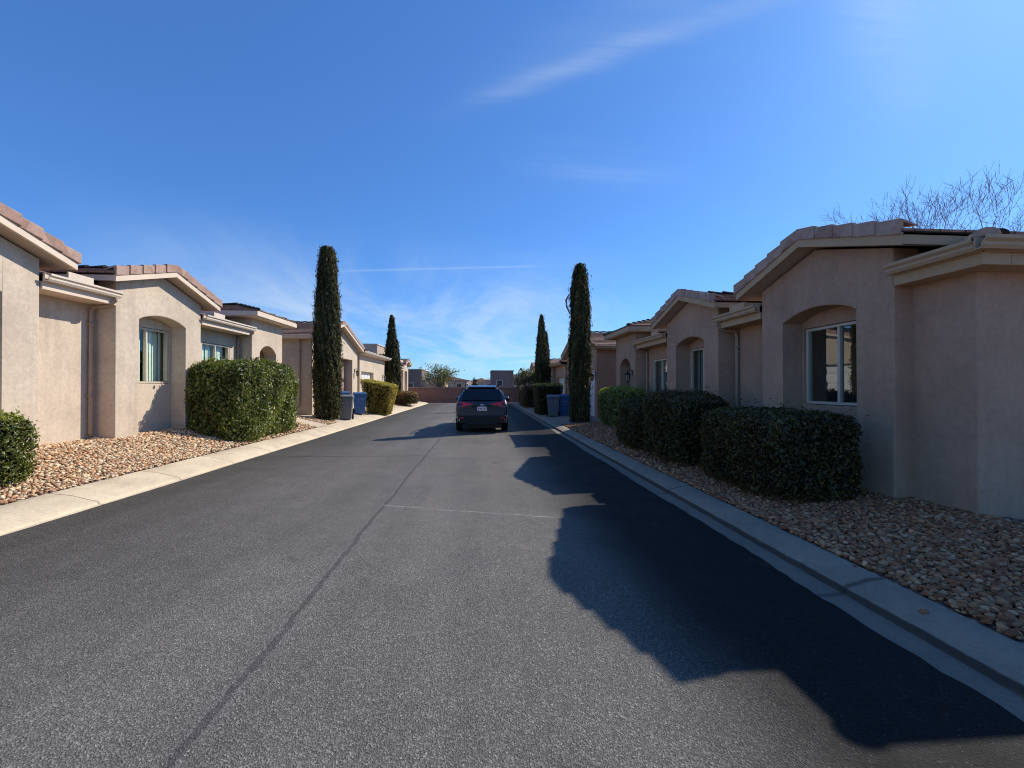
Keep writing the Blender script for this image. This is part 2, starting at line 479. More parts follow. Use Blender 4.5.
# verges: gravel beds, drives, walks
sheet('gravel_bed', 3.14, 5.75, -6, 17.0, 8, 40, zr, M['gravel_bed'], -.012)
sheet('gravel_bed', -8.0, -5.86, -6, 17.3, 8, 40, zl, M['gravel_bed'], -.012)
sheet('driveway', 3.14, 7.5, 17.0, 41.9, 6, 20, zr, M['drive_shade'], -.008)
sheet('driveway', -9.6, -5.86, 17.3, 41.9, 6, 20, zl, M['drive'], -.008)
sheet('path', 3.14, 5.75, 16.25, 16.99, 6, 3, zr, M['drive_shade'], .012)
sheet('path', -8.0, -5.86, 15.3, 16.3, 6, 3, zl, M['drive'], .012)
sheet('terrain', 5.75, 60, -6, 41.9, 3, 3, lambda x, y: .15, M['earth'])
sheet('terrain', -60, -8.0, -6, 41.9, 3, 3, lambda x, y: .40, M['earth'])

# ------------------------------------------------------------------ pebbles
ICO = None
def ico(sub):
    bm = bmesh.new(); bmesh.ops.create_icosphere(bm, subdivisions=sub, radius=1)
    v = np.array([x.co[:] for x in bm.verts]); f = np.array([[q.index for q in t.verts] for t in bm.faces]); bm.free()
    return v, f
PAL = np.array([(.50, .29, .16), (.62, .42, .26), (.44, .215, .12), (.66, .48, .32), (.34, .18, .11), (.58, .34, .18), (.44, .31, .21), (.60, .44, .29), (.70, .56, .40), (.40, .20, .11)])
def pebbles(name, pts_z, sub, seed, label=None, s0=.014, s1=.036, k=(1, 1, 1)):
    rs = np.random.RandomState(seed)
    bv, bf = ico(sub); n_ = len(pts_z)
    S = (s0+(s1-s0)*rs.uniform(0, 1, (n_, 1))**1.6) * np.stack([rs.uniform(.8, 1.35, n_), rs.uniform(.75, 1.1, n_), rs.uniform(.45, .75, n_)], 1)
    a = rs.uniform(0, 6.283, n_); tilt = rs.normal(0, .3, n_); tz = rs.normal(0, .3, n_)
    defm = 1 + rs.normal(0, .10, (n_, len(bv)))
    V = bv[None] * S[:, None, :] * defm[:, :, None]
    x, y, z = V[..., 0], V[..., 1], V[..., 2]
    c, s = np.cos(tilt)[:, None], np.sin(tilt)[:, None]; y, z = y*c - z*s, y*s + z*c
    c, s = np.cos(tz)[:, None], np.sin(tz)[:, None]; x, z = x*c - z*s, x*s + z*c
    c, s = np.cos(a)[:, None], np.sin(a)[:, None]; x, y = x*c - y*s, x*s + y*c
    V = np.stack([x, y, z], -1) + np.asarray(pts_z)[:, None, :]
    F = (bf[None] + (np.arange(n_)*len(bv))[:, None, None]).reshape(-1, 3)
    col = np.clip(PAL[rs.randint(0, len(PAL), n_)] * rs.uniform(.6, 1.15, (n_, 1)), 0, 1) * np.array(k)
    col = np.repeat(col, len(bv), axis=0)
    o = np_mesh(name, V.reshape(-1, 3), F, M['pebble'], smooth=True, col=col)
    tag(o, label, 'gravel' if label else None, kind='stuff')
    return o
def scatter(x0, x1, y0, y1, dens, zf, seed, holes=()):
    rs = np.random.RandomState(seed)
    n_ = int((x1-x0)*(y1-y0)*dens); out = []
    # jittered grid keeps stones side by side instead of in piles
    st = 1/math.sqrt(dens)
    for i in range(int((x1-x0)/st)+1):
        for j in range(int((y1-y0)/st)+1):
            x = x0+(i+rs.uniform(-.1, 1.1))*st; y = y0+(j+rs.uniform(-.1, 1.1))*st
            if not (x0 <= x <= x1): continue
            if any(h[0] < x < h[1] and h[2] < y < h[3] for h in holes): continue
            out.append((x, y, zf(x, y)+rs.uniform(-.006, .02)))
    return out
pr = scatter(3.17, 5.5, 1.2, 7.0, 1300, zr, 1)
rsp = np.random.RandomState(77)
for _ in range(7):      # strays kicked onto the kerb and gutter
    yy = rsp.uniform(1.5, 14); pr.append((2.62+abs(rsp.normal(.40, .10)), yy, .09))
pr = [(x, y, (.11-.33*(3.1-x)*.4 if x > 2.84 else .012) if x < 3.13 else z) for x, y, z in pr]
pebbles('gravel', pr, 1, 11, 'loose tan and pink river gravel in front of the shaded right houses', k=(.88, .62, .46))  # stone tint lowered to put the right side's shade into the colour
pr2 = scatter(3.17, 5.55, 7.0, 16.25, 380, zr, 2)
pebbles('gravel', pr2, 1, 12, 'tan river gravel farther up the shaded right verge', .026, .05, k=(.88, .62, .46))  # same lowered tint, shade carried in the stone colour
pl = scatter(-7.75, -5.89, 3.6, 9.5, 900, zl, 3)
for _ in range(40):
    xx = -5.84+abs(rsp.normal(0, .14)); pl.append((min(xx, -5.3), rsp.uniform(4.2, 9.5), .15-(xx+5.84)*.30))
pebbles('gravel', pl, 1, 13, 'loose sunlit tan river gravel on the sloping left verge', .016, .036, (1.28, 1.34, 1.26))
pl2 = scatter(-7.75, -5.89, 9.5, 15.3, 480, zl, 4)+scatter(-7.6, -5.9, 16.3, 17.4, 260, zl, 41)
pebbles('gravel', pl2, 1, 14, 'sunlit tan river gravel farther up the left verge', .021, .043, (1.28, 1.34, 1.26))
pl3 = scatter(-7.3, -5.9, 31.6, 37.5, 130, zl, 5)
pebbles('gravel', pl3, 1, 15, 'pinkish gravel bed beside the far left topiary', .04, .08)

# ------------------------------------------------------------------ foliage
def leaves(C, Nrm, size, aspect, seed, palette, spread=.9, up=0.0, shade=None, fold=.25):
    """one diamond leaf of two triangles at every centre C, roughly facing Nrm"""
    rs = np.random.RandomState(seed); n_ = len(C)
    N = Nrm + rs.normal(0, spread, (n_, 3)); N /= np.linalg.norm(N, axis=1)[:, None]+1e-9
    T = rs.normal(0, 1, (n_, 3)); T[:, 2] += up
    T -= N*np.sum(T*N, 1)[:, None]; T /= np.linalg.norm(T, axis=1)[:, None]+1e-9
    B = np.cross(N, T)
    L = size*np.clip(np.exp(rs.normal(-.05, .34, (n_, 1))), .4, 2.0); W = L*aspect*rs.uniform(.8, 1.2, (n_, 1))
    p0 = C - T*L*.5; p2 = C + T*L*.5
    p1 = C + B*W*.5 + N*W*fold - T*L*.06; p3 = C - B*W*.5 + N*W*fold - T*L*.06
    V = np.stack([p0, p1, p2, p3], 1).reshape(-1, 3)
    b = np.arange(n_)*4
    F = np.concatenate([np.stack([b, b+1, b+2], 1), np.stack([b, b+2, b+3], 1)])
    pal = np.array(palette)
    col = pal[rs.randint(0, len(pal), n_)]*rs.uniform(.6, 1.3, (n_, 1))
    dead = rs.uniform(0, 1, n_) < .02; col[dead] = np.array([.20, .12, .05])*rs.uniform(.6, 1.2, (dead.sum(), 1))
    if shade is not None: col = col*shade[:, None]
    return V, F, np.repeat(np.clip(col, 0, 1), 4, axis=0)

def wave(P, seed, freq):
    rs = np.random.RandomState(seed); s = 0
    for i in range(5):
        k = rs.normal(0, freq*(1+.5*i), 3); s = s + np.sin(P@k + rs.uniform(0, 6.28))/(1+.4*i)
    return s/2.6

GREEN = [(.125, .15, .028), (.085, .108, .021), (.175, .19, .040), (.055, .072, .015), (.25, .25, .065)]
DARK = [(.062, .055, .010), (.040, .040, .008), (.085, .072, .014), (.12, .10, .02), (.09, .05, .015)]
OLIVE = [(.46, .33, .05), (.54, .39, .07), (.36, .26, .045), (.26, .19, .035)]
RED = [(.15, .07, .032), (.11, .08, .028), (.08, .085, .025), (.19, .085, .04)]
TOPY = [(.60, .50, .10), (.48, .41, .08)]

def hedge(name, lo, hi, count, leaf, seed, label, cat, pal=GREEN, e=5.0, amp=.06, taper=0.0, group=None, rz=0, tip=None, zfun=None, lean=0, flat=1.0, fringe=.35, up=.3, shear=0, slope=0):
    """clipped shrub: leaf faces through a rounded box volume with a dark twig core"""
    lo = np.array(lo); hi = np.array(hi); c = (lo+hi)/2; h = (hi-lo)/2
    rs = np.random.RandomState(seed)
    root = empty(name, (c[0], c[1], lo[2]), rz)
    # points on a superellipsoid, weighted by area by sampling a cube
    P = rs.uniform(-1, 1, (count*2, 3)); ax = rs.choice(3, len(P), p=np.array([h[1]*h[2], h[0]*h[2], h[0]*h[1]*.9])/(h[1]*h[2]+h[0]*h[2]+h[0]*h[1]*.9))
    P[np.arange(len(P)), ax] = rs.choice([-1, 1], len(P))
    P = P[P[:, 2] > -.98][:count]
    r = (np.abs(P)**e).sum(1)**(1/e)
    Q = P/r[:, None]
    Nn = np.sign(Q)*np.abs(Q)**(e-1)/h; Nn /= np.linalg.norm(Nn, axis=1)[:, None]
    W = Q*h
    bump = wave(W, seed, 2.6)*amp + wave(W, seed+1, 7)*amp*.5
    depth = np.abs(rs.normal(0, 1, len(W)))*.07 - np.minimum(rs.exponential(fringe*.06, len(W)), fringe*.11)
    W = W + Nn*(bump - depth)[:, None]
    if taper: 
        f = 1 - taper*(1 - (W[:, 2]+h[2])/(2*h[2])); W[:, 0] *= f; W[:, 1] *= f
    W[:, 2] += h[2]
    W[:, 0] += lean*W[:, 2]; W[:, 1] += shear*W[:, 0]; W[:, 2] *= 1 - slope*(W[:, 0]/h[0]+1)/2
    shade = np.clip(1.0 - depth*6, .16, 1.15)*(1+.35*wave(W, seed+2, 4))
    # shoots standing proud of the clipped surface, and thin spots near the foot
    sh_ = rs.uniform(0, 1, len(W)) < .012*fringe*2.2
    W[sh_] += Nn[sh_]*rs.uniform(.03, .13, (sh_.sum(), 1)) + np.array([0, 0, 1])*rs.uniform(0, .07, (sh_.sum(), 1))
    keep = (rs.uniform(0, 1, len(W)) < np.clip(.25+W[:, 2]/.22, 0, 1)) & (wave(W, seed+9, 5) > -.95)
    W, Nn, shade = W[keep], Nn[keep], shade[keep]
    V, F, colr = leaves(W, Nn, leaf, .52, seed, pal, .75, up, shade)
    if tip is not None:
        topm = np.repeat((Nn[:, 2] > .5) & (rs.uniform(0, 1, len(W)) < .6), 4)
        tp = np.array(tip)[rs.randint(0, len(tip), len(W))]
        colr = np.where(topm[:, None], np.repeat(tp*rs.uniform(.7, 1.2, (len(W), 1)), 4, axis=0), colr)
    f = np_mesh('foliage', V, F, M['leaf'], root, col=colr)
    # core
    bm = bmesh.new(); bmesh.ops.create_icosphere(bm, subdivisions=4, radius=1)
    for v in bm.verts:
        q = np.array(v.co[:]); rr = (np.abs(q)**e).sum()**(1/e); q = q/rr*(h-.10*np.minimum(1, h/.5))
        if taper:
            k = 1 - taper*(1-(q[2]+h[2])/(2*h[2])); q[0] *= k; q[1] *= k
        q[2] += h[2]; q[0] += lean*q[2]; q[1] += shear*q[0]; q[2] *= 1 - slope*(q[0]/h[0]+1)/2
        v.co = q
    me = D.meshes.new('twig_core'); bm.to_mesh(me); bm.free(); me.materials.append(M['hedge_core'])
    co = D.objects.new('twig_core', me); COL.objects.link(co); co.parent = root
    for k in range(4):
        st = MB()
        x, y = rs.uniform(-.6, .6)*h[0], rs.uniform(-.6, .6)*h[1]
        st.tube([(x, y, -.12), (x*1.05+.02, y, .15), (x*1.2, y*1.2, .45)], [.022, .018, .012], 6); st.build('stem', M['bark'], root)
    tag(root, label, cat, group); return root

GR = 'clipped shrubs along the verges'
hedge('hedge', (3.60, 4.82, .13), (4.80, 6.74, 1.25), 46000, .038, 21, 'dark green boxy shrub right of the road, nearest the corner window wall', 'hedge', DARK, 7, .045, group=GR, fringe=.3)
hedge('hedge', (3.42, 7.22, .13), (4.62, 8.8, 1.47), 34000, .040, 22, 'tall dark shrub with reddish top leaves, second from the near end on the right', 'hedge', DARK, 5.0, .07, group=GR, tip=RED, fringe=.4)
hedge('hedge', (3.42, 9.1, .13), (4.5, 10.55, 1.30), 17000, .048, 23, 'lower dark rounded shrub behind the reddish topped one on the right', 'hedge', DARK, 4.5, .06, group=GR, fringe=.4)
hedge('hedge', (4.55, 12.2, .15), (5.12, 16.25, 1.58), 15000, .06, 24, 'green shrub with sunlight painted on its pale top before the right entry tower', 'hedge', [(.20, .23, .05), (.14, .17, .035), (.27, .29, .07)], 6, .05, group=GR, tip=[(.42, .46, .12), (.32, .37, .09)])  # paler leaf colours stand in for sun on the top
hedge('hedge', (-7.27, 10.75, .18), (-5.93, 13.8, 2.2), 66000, .062, 25, 'large boxy green shrub casting its shadow on the left arched wall', 'hedge', GREEN, 7, .11, group=GR, fringe=1.2, up=1.2)
hedge('hedge', (-7.1, 4.6, .22), (-6.13, 6.3, 1.3), 24000, .046, 26, 'green rounded shrub cut off by the left edge of the picture', 'hedge', GREEN, 4.0, .06, group=GR, tip=[(.32, .32, .07), (.24, .26, .05)])
hedge('topiary', (-6.5, 22.4, .02), (-4.75, 24.4, 2.05), 12000, .07, 27, 'olive clipped hedge flaring upward beside the blue bin on the left', 'hedge', OLIVE, 10, .02, taper=.42, slope=.16, group=GR, tip=TOPY)
hedge('topiary', (2.85, 21.7, -.05), (4.35, 24.2, 1.78), 9000, .07, 28, 'dark clipped hedge with a painted sunlit yellow top behind the grey bin on the right', 'hedge', DARK, 9, .02, taper=.26, group=GR, tip=TOPY)  # yellow tint of the top leaves paints the sun there
hedge('hedge', (3.0, 29.5, .10), (4.4, 34.0, 1.68), 8000, .085, 29, 'brownish low hedge at the far end of the right verge', 'hedge', RED, 8, .03, group=GR)
hedge('hedge', (-6.7, 31.6, .2), (-5.0, 34.0, 1.25), 8000, .08, 30, 'reddish rounded shrub at the far end of the left verge', 'hedge', RED, 3.0, .06, group=GR, tip=[(.36, .17, .07), (.28, .19, .08)])

def cypress(loc, H, Rm, count, seed, label, size=.10, twin=None, prof=None, spray=None):
    root = empty('cypress_tree', loc)
    rs = np.random.RandomState(seed)
    def column(h, rm, n_, ox=0, oy=0, lean=0, sd=0):
        t = rs.uniform(0, 1, n_)**.92; a = rs.uniform(0, 6.283, n_)
        if prof: rad = np.interp(t, [q[0] for q in prof], [q[1] for q in prof])*rm
        else: rad = rm*np.interp(t, [0, .04, .3, .6, .85, .95, 1], [.72, .86, 1, .92, .66, .42, .06])
        d = np.stack([np.cos(a), np.sin(a), np.zeros(n_)], 1)
        pp = np.stack([d[:, 0]*rm, d[:, 1]*rm, t*h*.35], 1)
        rad = rad*(1 + .12*wave(pp, seed+sd, 5) + .13*wave(pp*np.array([1, 1, .5]), seed+sd+1, 15))
        dep = np.abs(rs.normal(0, .10, n_))
        rr = rad*(1-dep) + rs.exponential(.03, n_)
        tuft = (wave(pp*np.array([1, 1, .8]), seed+sd+5, 22) > .75) & (rs.uniform(0, 1, n_) < .6)
        rr = rr + tuft*rs.uniform(0, .11, n_)*rm/.45
        hz = t*h + .06 + tuft*rs.uniform(0, .12, n_)*(t < .93)
        P = np.stack([d[:, 0]*rr+ox+lean*t*h, d[:, 1]*rr+oy, hz], 1)
        N = d.copy(); N[:, 2] = .25
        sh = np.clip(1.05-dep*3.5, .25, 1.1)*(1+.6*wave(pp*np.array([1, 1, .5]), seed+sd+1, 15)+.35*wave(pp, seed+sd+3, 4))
        return P, N, sh
    P, N, sh = column(H, Rm, count)
    if twin:
        P2, N2, sh2 = column(twin[0], twin[1], int(count*.5), twin[2], twin[3], 0, 7)
        P = np.concatenate([P, P2]); N = np.concatenate([N, N2]); sh = np.concatenate([sh, sh2])
    pal = [(.075, .075, .022), (.050, .052, .018), (.105, .098, .03), (.14, .11, .045), (.034, .036, .014)]
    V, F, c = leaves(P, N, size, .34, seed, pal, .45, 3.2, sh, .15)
    br = np.repeat(wave(P, seed+31, 3.2) > .72, 4)
    c = np.where(br[:, None], c*np.array([1.5, .95, .75]), c)
    np_mesh('crown', V, F, M['needle'], root, col=c)
    k = MB(); k.lathe((0, 0, 0), [(Rm*.5, .25), (Rm*.72, H*.1), (Rm*.82, H*.3), (Rm*.74, H*.6), (Rm*.5, H*.84), (Rm*.2, H*.95), (.01, H*.98)], 14)
    if twin: k.lathe((twin[2], twin[3], 0), [(twin[1]*.5, .25), (twin[1]*.8, twin[0]*.3), (twin[1]*.7, twin[0]*.7), (.01, twin[0]*.96)], 12)
    k.build('inner_foliage', M['hedge_core'], root, smooth=True)
    tr = MB(); tr.tube([(0, 0, -.1), (0, 0, .3), (.01, 0, 1.0)], [.13, .10, .08], 8); tr.build('trunk', M['bark'], root)
    if spray:
        s = MB(); s.tube(spray, [.03, .04, .045, .02], 6); s.build('stray_branch', M['bare_bark'], root)
    tag(root, label, 'tree', 'columnar cypress trees'); return root
cypress((-6.42, 17.75, .22), 7.12, .46, 46000, 41, 'tall cypress with a blunt top beside the left grey bin', .10,
        prof=[(0, .80), (.04, .95), (.3, 1.04), (.6, .98), (.82, .72), (.93, .62), (.98, .5), (1, .38)])
cypress((4.06, 17.0, .10), 6.55, .40, 40000, 42, 'dark cypress with a stray curled shoot between the right shrub and bins', .10,
        prof=[(0, .84), (.05, .9), (.3, 1.0), (.55, 1.02), (.8, .78), (.92, .6), (.98, .38), (1, .08)],
        spray=[(-.42, 0, 4.55), (-.56, 0, 4.85), (-.58, 0, 5.1), (-.46, .0, 5.35)])
cypress((-6.95, 32.6, .30), 6.75, .56, 20000, 43, 'distant tapering cypress behind the olive topiary on the left', .14,
        prof=[(0, .9), (.1, 1), (.35, 1), (.6, .8), (.8, .45), (.95, .2), (1, .02)], twin=(4.9, .33, .34, .1))
cypress((4.22, 29.3, .1), 6.55, .46, 18000, 44, 'distant twin tipped cypress behind the clipped hedge on the right', .14,
        prof=[(0, .9), (.2, 1), (.5, .9), (.75, .55), (.92, .25), (1, .02)], twin=(5.4, .33, .32, .1))

# ------------------------------------------------------------------ houses
def tiles(b, p0, p1, q1, q0, m=0, expo=.34, lift=.045):
    """stepped tile courses on a roof plane: eave p0-p1, top q0-q1"""
    p0, p1, q0, q1 = map(Vector, (p0, p1, q0, q1))
    nrm = (p1-p0).cross(((q0+q1)/2)-((p0+p1)/2)).normalized()
    if nrm.z < 0: nrm = -nrm
    e = (p1-p0).normalized()
    hgt = (((q0+q1)/2)-((p0+p1)/2)); hgt = (hgt - e*hgt.dot(e)).length
    n_ = max(1, round(hgt/expo))
    for i in range(n_):
        a, c = i/n_, (i+1)/n_
        A, B = p0.lerp(q0, a), p1.lerp(q1, a); C, E = p1.lerp(q1, c), p0.lerp(q0, c)
        A2, B2 = A+nrm*lift, B+nrm*lift; C2, E2 = C+nrm*.008, E+nrm*.008
        u = lambda P, vv: ((P-p0).dot(e), vv)
        b.poly([A2, B2, C2, E2], m, [u(A, i*.34+.01), u(B, i*.34+.01), u(C, i*.34+.33), u(E, i*.34+.33)])
        b.poly([A, B, B2, A2], m, [u(A, i*.34), u(B, i*.34), u(B, i*.34+.02), u(A, i*.34+.02)])

def caps(b, p, q, r=.085, ln=.36):
    """overlapping half round cap tiles from p up to q"""
    p, q = Vector(p), Vector(q); d = q-p; L = d.length; d.normalize()
    n_ = max(1, int(L/ln)); s = d.cross(Vector((0, 0, 1))).normalized(); up = s.cross(d).normalized()
    if up.z < 0: up = -up
    for i in range(n_):
        a = p + d*(i*L/n_); c = p + d*((i+1)*L/n_ + .03)
        for (P_, rr, h0) in ((a, r, .035),):
            ra = [a + s*math.cos(t)*r + up*(math.sin(t)*r*.8+.03) for t in [math.pi*k/6 for k in range(7)]]
            rb = [c + s*math.cos(t)*r*.82 + up*(math.sin(t)*r*.62+.005) for t in [math.pi*k/6 for k in range(7)]]
            for k in range(6): b.poly([ra[k], ra[k+1], rb[k+1], rb[k]])
            b.poly(ra)

def arch_pts(v0, v1, zs, zt, n_=12):
    """points along a segmental arch from (v1, zs) back to (v0, zs)"""
    w = (v1-v0)/2; rise = zt-zs; rad = (w*w+rise*rise)/(2*rise); c = (v0+v1)/2; cz = zt-rad
    a = math.asin(w/rad)
    return [(c+rad*math.sin(a-2*a*k/n_), cz+rad*math.cos(a-2*a*k/n_)) for k in range(n_+1)]

def window(f, parent, u, v0, v1, z0, z1, blind, split=.5, name='window'):
    """sliding window: frame, two panes, blind behind the glass"""
    b = MB(f); w = .04; d0, d1 = u-.035, u+.05
    vm = v0+(v1-v0)*split
    b.box((d0, v0, z0), (d1, v1, z0+w)); b.box((d0, v0, z1-w), (d1, v1, z1))
    b.box((d0, v0, z0+w), (d1, v0+w, z1-w)); b.box((d0, v1-w, z0+w), (d1, v1, z1-w))
    b.box((d0+.01, vm-.025, z0+w), (d1-.01, vm+.025, z1-w))
    fr = b.build(name, M['white_frame'], parent, bevel=.006)
    for (a, c, du) in ((v0+w, vm-.025, .012), (vm+.025, v1-w, -.004)):
        g_ = MB(f); uu = u+du
        g_.poly([(uu, a, z0+w), (uu, c, z0+w), (uu, c, z1-w), (uu, a, z1-w)])
        g_.build('pane', M['glass'], fr)
    bl = MB(f); k = int((v1-v0)/.09)
    rr = random.Random(int(v0*100))
    if blind:
        for i in range(k):
            a = v0+w+(v1-v0-2*w)*i/k; c = v0+w+(v1-v0-2*w)*(i+1)/k
            if blind == 2 and .44 < i/k < .56: continue
            o_ = rr.uniform(-.012, .012)
            bl.poly([(u+.12+o_, a, z0+.03), (u+.14+o_, c+.03, z0+.03), (u+.14+o_, c+.03, z1-.03), (u+.12+o_, a, z1-.03)])
    if bl.f: bl.build('blind', M['blind_pale' if blind < 3 else 'blind_dark'], fr)
    # room behind the window
    rm = MB(f); e_ = .01
    rm.poly([(u+1.4, v0-.2, z0-.3), (u+1.4, v1+.2, z0-.3), (u+1.4, v1+.2, z1+.2), (u+1.4, v0-.2, z1+.2)])
    rm.poly([(u+.06, v0-.2, z0-.3), (u+1.4, v0-.2, z0-.3), (u+1.4, v0-.2, z1+.2), (u+.06, v0-.2, z1+.2)])
    rm.poly([(u+.06, v1+.2, z0-.3), (u+1.4, v1+.2, z0-.3), (u+1.4, v1+.2, z1+.2), (u+.06, v1+.2, z1+.2)])
    rm.poly([(u+.06, v0-.2, z1+.2), (u+1.4, v0-.2, z1+.2), (u+1.4, v1+.2, z1+.2), (u+.06, v1+.2, z1+.2)])
    rm.poly([(u+.06, v0-.2, z0-.3), (u+1.4, v0-.2, z0-.3), (u+1.4, v1+.2, z0-.3), (u+.06, v1+.2, z0-.3)])
    rm.build('room', M['interior'], fr, recalc=False)
    return fr

def wall_hole(b, u, v0, v1, z0, z1, h):
    """flat wall panel around one rectangular hole h=(v0,v1,z0,z1), reveals .06 deep"""
    a, c, d, e = h
    b.poly([(u, v0, z0), (u, v1, z0), (u, v1, d), (u, v0, d)]); b.poly([(u, v0, e), (u, v1, e), (u, v1, z1), (u, v0, z1)])
    b.poly([(u, v0, d), (u, a, d), (u, a, e), (u, v0, e)]); b.poly([(u, c, d), (u, v1, d), (u, v1, e), (u, c, e)])
    for p, q in (((a, d), (c, d)), ((c, d), (c, e)), ((c, e), (a, e)), ((a, e), (a, d))):
        b.poly([(u, *p), (u, *q), (u+.08, *q), (u+.08, *p)])

def gutter(f, parent, pts, z0, name='gutter', h=.125, w=.115, out=(-1, 0)):
    """K style gutter along a straight run pts=((u,v),(u,v)); out = outward direction"""
    b = MB(f); (ua, va), (ub, vb) = pts; ou, ov = out
    pr = [(0, 0), (w*.55, 0), (w*.75, h*.28), (w*.75, h*.5), (w, h*.72), (w, h), (w*.86, h), (w*.86, h*.78), (w*.6, h*.5), (w*.5, .012), (.012, .012), (.012, h), (0, h)]
    ring = [(ua+ou*p, va+ov*p, z0+q) for p, q in pr]
    b.prism(ring, (ub-ua, vb-va, 0))
    return b.build(name, M['gutter'], parent)

def downspout(f, parent, u, v, ztop, zbot, u_top, along=(0, 0), kick=(-.22, 0)):
    """rectangular look downspout: outlet, elbow, long drop, kick-out"""
    b = MB(f); w = .034
    pts = [(u_top, v, ztop), (u_top, v, ztop-.06), (u_top+(u-u_top)*.25, v+along[1]*.3, ztop-.16), (u-.03, v+along[1], ztop-.20), (u, v+along[1], ztop-.30), (u, v+along[1], zbot+.16), (u+kick[0]*.25, v+along[1]+kick[1]*.3, zbot+.07), (u+kick[0], v+along[1]+kick[1], zbot+.05)]
    b.tube(pts, [w, w, w, w, w, w, w, w*1.05], 8)
    for zz in (ztop-.55, zbot+.9):
        b.box((u-.042, v+along[1]-.045, zz), (u+.05, v+along[1]+.045, zz+.03))
    return b.build('downspout', M['downspout_paint'], parent, smooth=True, angle=40)

def lantern(f, parent, u, v, z):
    b = MB(f)
    b.box((u-.02, v-.05, z-.02), (u-.001, v+.05, z+.16))
    b.tube([(u-.01, v, z+.10), (u-.10, v, z+.19), (u-.17, v, z+.16), (u-.17, v, z+.09)], .013, 6)
    b.lathe((u-.17, v, z), [(.0, .10), (.03, .09), (.115, .02), (.11, .0), (.085, -.005)], 6)
    for k in range(6):
        a = 2*math.pi*k/6
        b.tube([(u-.17+.085*math.cos(a), v+.085*math.sin(a), z), (u-.17+.055*math.cos(a), v+.055*math.sin(a), z-.22)], .008, 4)
    b.lathe((u-.17, v, z), [(.058, -.215), (.06, -.235), (.02, -.26), (.0, -.30)], 6)
    o = b.build('wall_lantern', M['dark_metal'], parent)
    g_ = MB(f); g_.lathe((u-.17, v, z), [(.078, -.002), (.05, -.215)], 6); g_.build('lantern_glass', M['lamp_glass'], o)

def garage_door(f, parent, u, v0, v1, z0, z1, mat):
    b = MB(f); n_ = 5
    for i in range(n_):
        a = z0+(z1-z0)*i/n_; c = z0+(z1-z0)*(i+1)/n_
        b.box((u, v0, a+.006), (u+.04, v1, c-.006))
        m_ = max(2, int((v1-v0)/.6))
        for k in range(m_):
            x0 = v0+(v1-v0)*k/m_+.06; x1 = v0+(v1-v0)*(k+1)/m_-.06
            b.box((u-.012, x0, a+.08), (u-.0005, x1, c-.08))
    b.box((u+.042, v0, z0), (u+.06, v1, z1))
    return b.build('garage_door', M[mat], parent, bevel=.004)

def gable(f, parent, va, vb, vp, ze, zp, uf, ulen, garage=False, wallu=0.0):
    """gable roof: eaves at va and vb, ridge at vp; fascia bottoms ze / zp; fascia plane uf"""
    fh = .14 if not garage else .15
    for (v0, z0, v1, z1) in ((va, ze, vp, zp), (vp, zp, vb, ze)):
        fb = MB(f); fb.hexa([(uf, v0, z0), (uf+.045, v0, z0), (uf+.045, v1, z1), (uf, v1, z1), (uf, v0, z0+fh), (uf+.045, v0, z0+fh), (uf+.045, v1, z1+fh), (uf, v1, z1+fh)]); fb.build('fascia', M['trim'], parent, bevel=.006)
    # eave boards along both low sides
    for v_ in (va, vb):
        s = .03 if v_ == va else -.03
        fb = MB(f); fb.box((uf+.046, min(v_, v_+s), ze+.015), (uf+ulen*.5, max(v_, v_+s), ze+fh-.01)); fb.build('eave_board', M['trim'], parent, bevel=.006)
    so = MB(f)                                                  # soffit under the rake overhang
    for (v0, z0, v1, z1) in ((va, ze, vp, zp), (vp, zp, vb, ze)):
        s0 = .006
        so.poly([(uf+.045, v0, z0+s0), (uf+ulen*.5, v0, z0+s0), (uf+ulen*.5, v1, z1+s0), (uf+.045, v1, z1+s0)])
    so.build('soffit', M['soffit'], parent)
    rf = MB(f); zd = fh+.0
    tiles(rf, (uf-.01, va-.03, ze+zd), (uf+ulen, va-.03, ze+zd), (uf+ulen, vp, zp+zd), (uf-.01, vp, zp+zd))
    tiles(rf, (uf-.01, vb+.03, ze+zd), (uf+ulen, vb+.03, ze+zd), (uf+ulen, vp, zp+zd), (uf-.01, vp, zp+zd))
    r_ = rf.build('roof', M['tile'], parent)
    cp = MB(f); caps(cp, (uf+.02, vp, zp+zd+.01), (uf+ulen, vp, zp+zd+.01)); cp.build('ridge_cap', M['tile'], r_)
    rk = MB(f)                                                  # rake trim tiles, each lapping the one below
    for (v0, z0, v1, z1) in ((va, ze, vp, zp), (vb, ze, vp, zp)):
        L = math.hypot(v1-v0, z1-z0); n_ = round(L/.345); dv, dz = (v1-v0)/L, (z1-z0)/L
        for i in range(n_):
            s0 = i*L/n_-.03; s1 = (i+1)*L/n_+.012
            A = (v0+dv*s0, z0+dz*s0+fh); B = (v0+dv*s1, z0+dz*s1+fh)
            o0, o1 = -.035, -.012                               # lower end stands proud
            rk.hexa([(uf+o0, A[0], A[1]-.012), (uf+.02, A[0], A[1]-.012), (uf+.02, B[0], B[1]-.03), (uf+o1, B[0], B[1]-.03),
                     (uf+o0, A[0], A[1]+.172), (uf+.02, A[0], A[1]+.172), (uf+.02, B[0], B[1]+.142), (uf+o1, B[0], B[1]+.142)])
            rk.hexa([(uf+.0201, A[0], A[1]+.13), (uf+.19, A[0], A[1]+.085), (uf+.19, B[0], B[1]+.06), (uf+.0201, B[0], B[1]+.10),
                     (uf+.0201, A[0], A[1]+.169), (uf+.19, A[0], A[1]+.11), (uf+.19, B[0], B[1]+.085), (uf+.0201, B[0], B[1]+.139)])
    rk.build('rake_trim', M['rake_tile'], r_, bevel=.008)

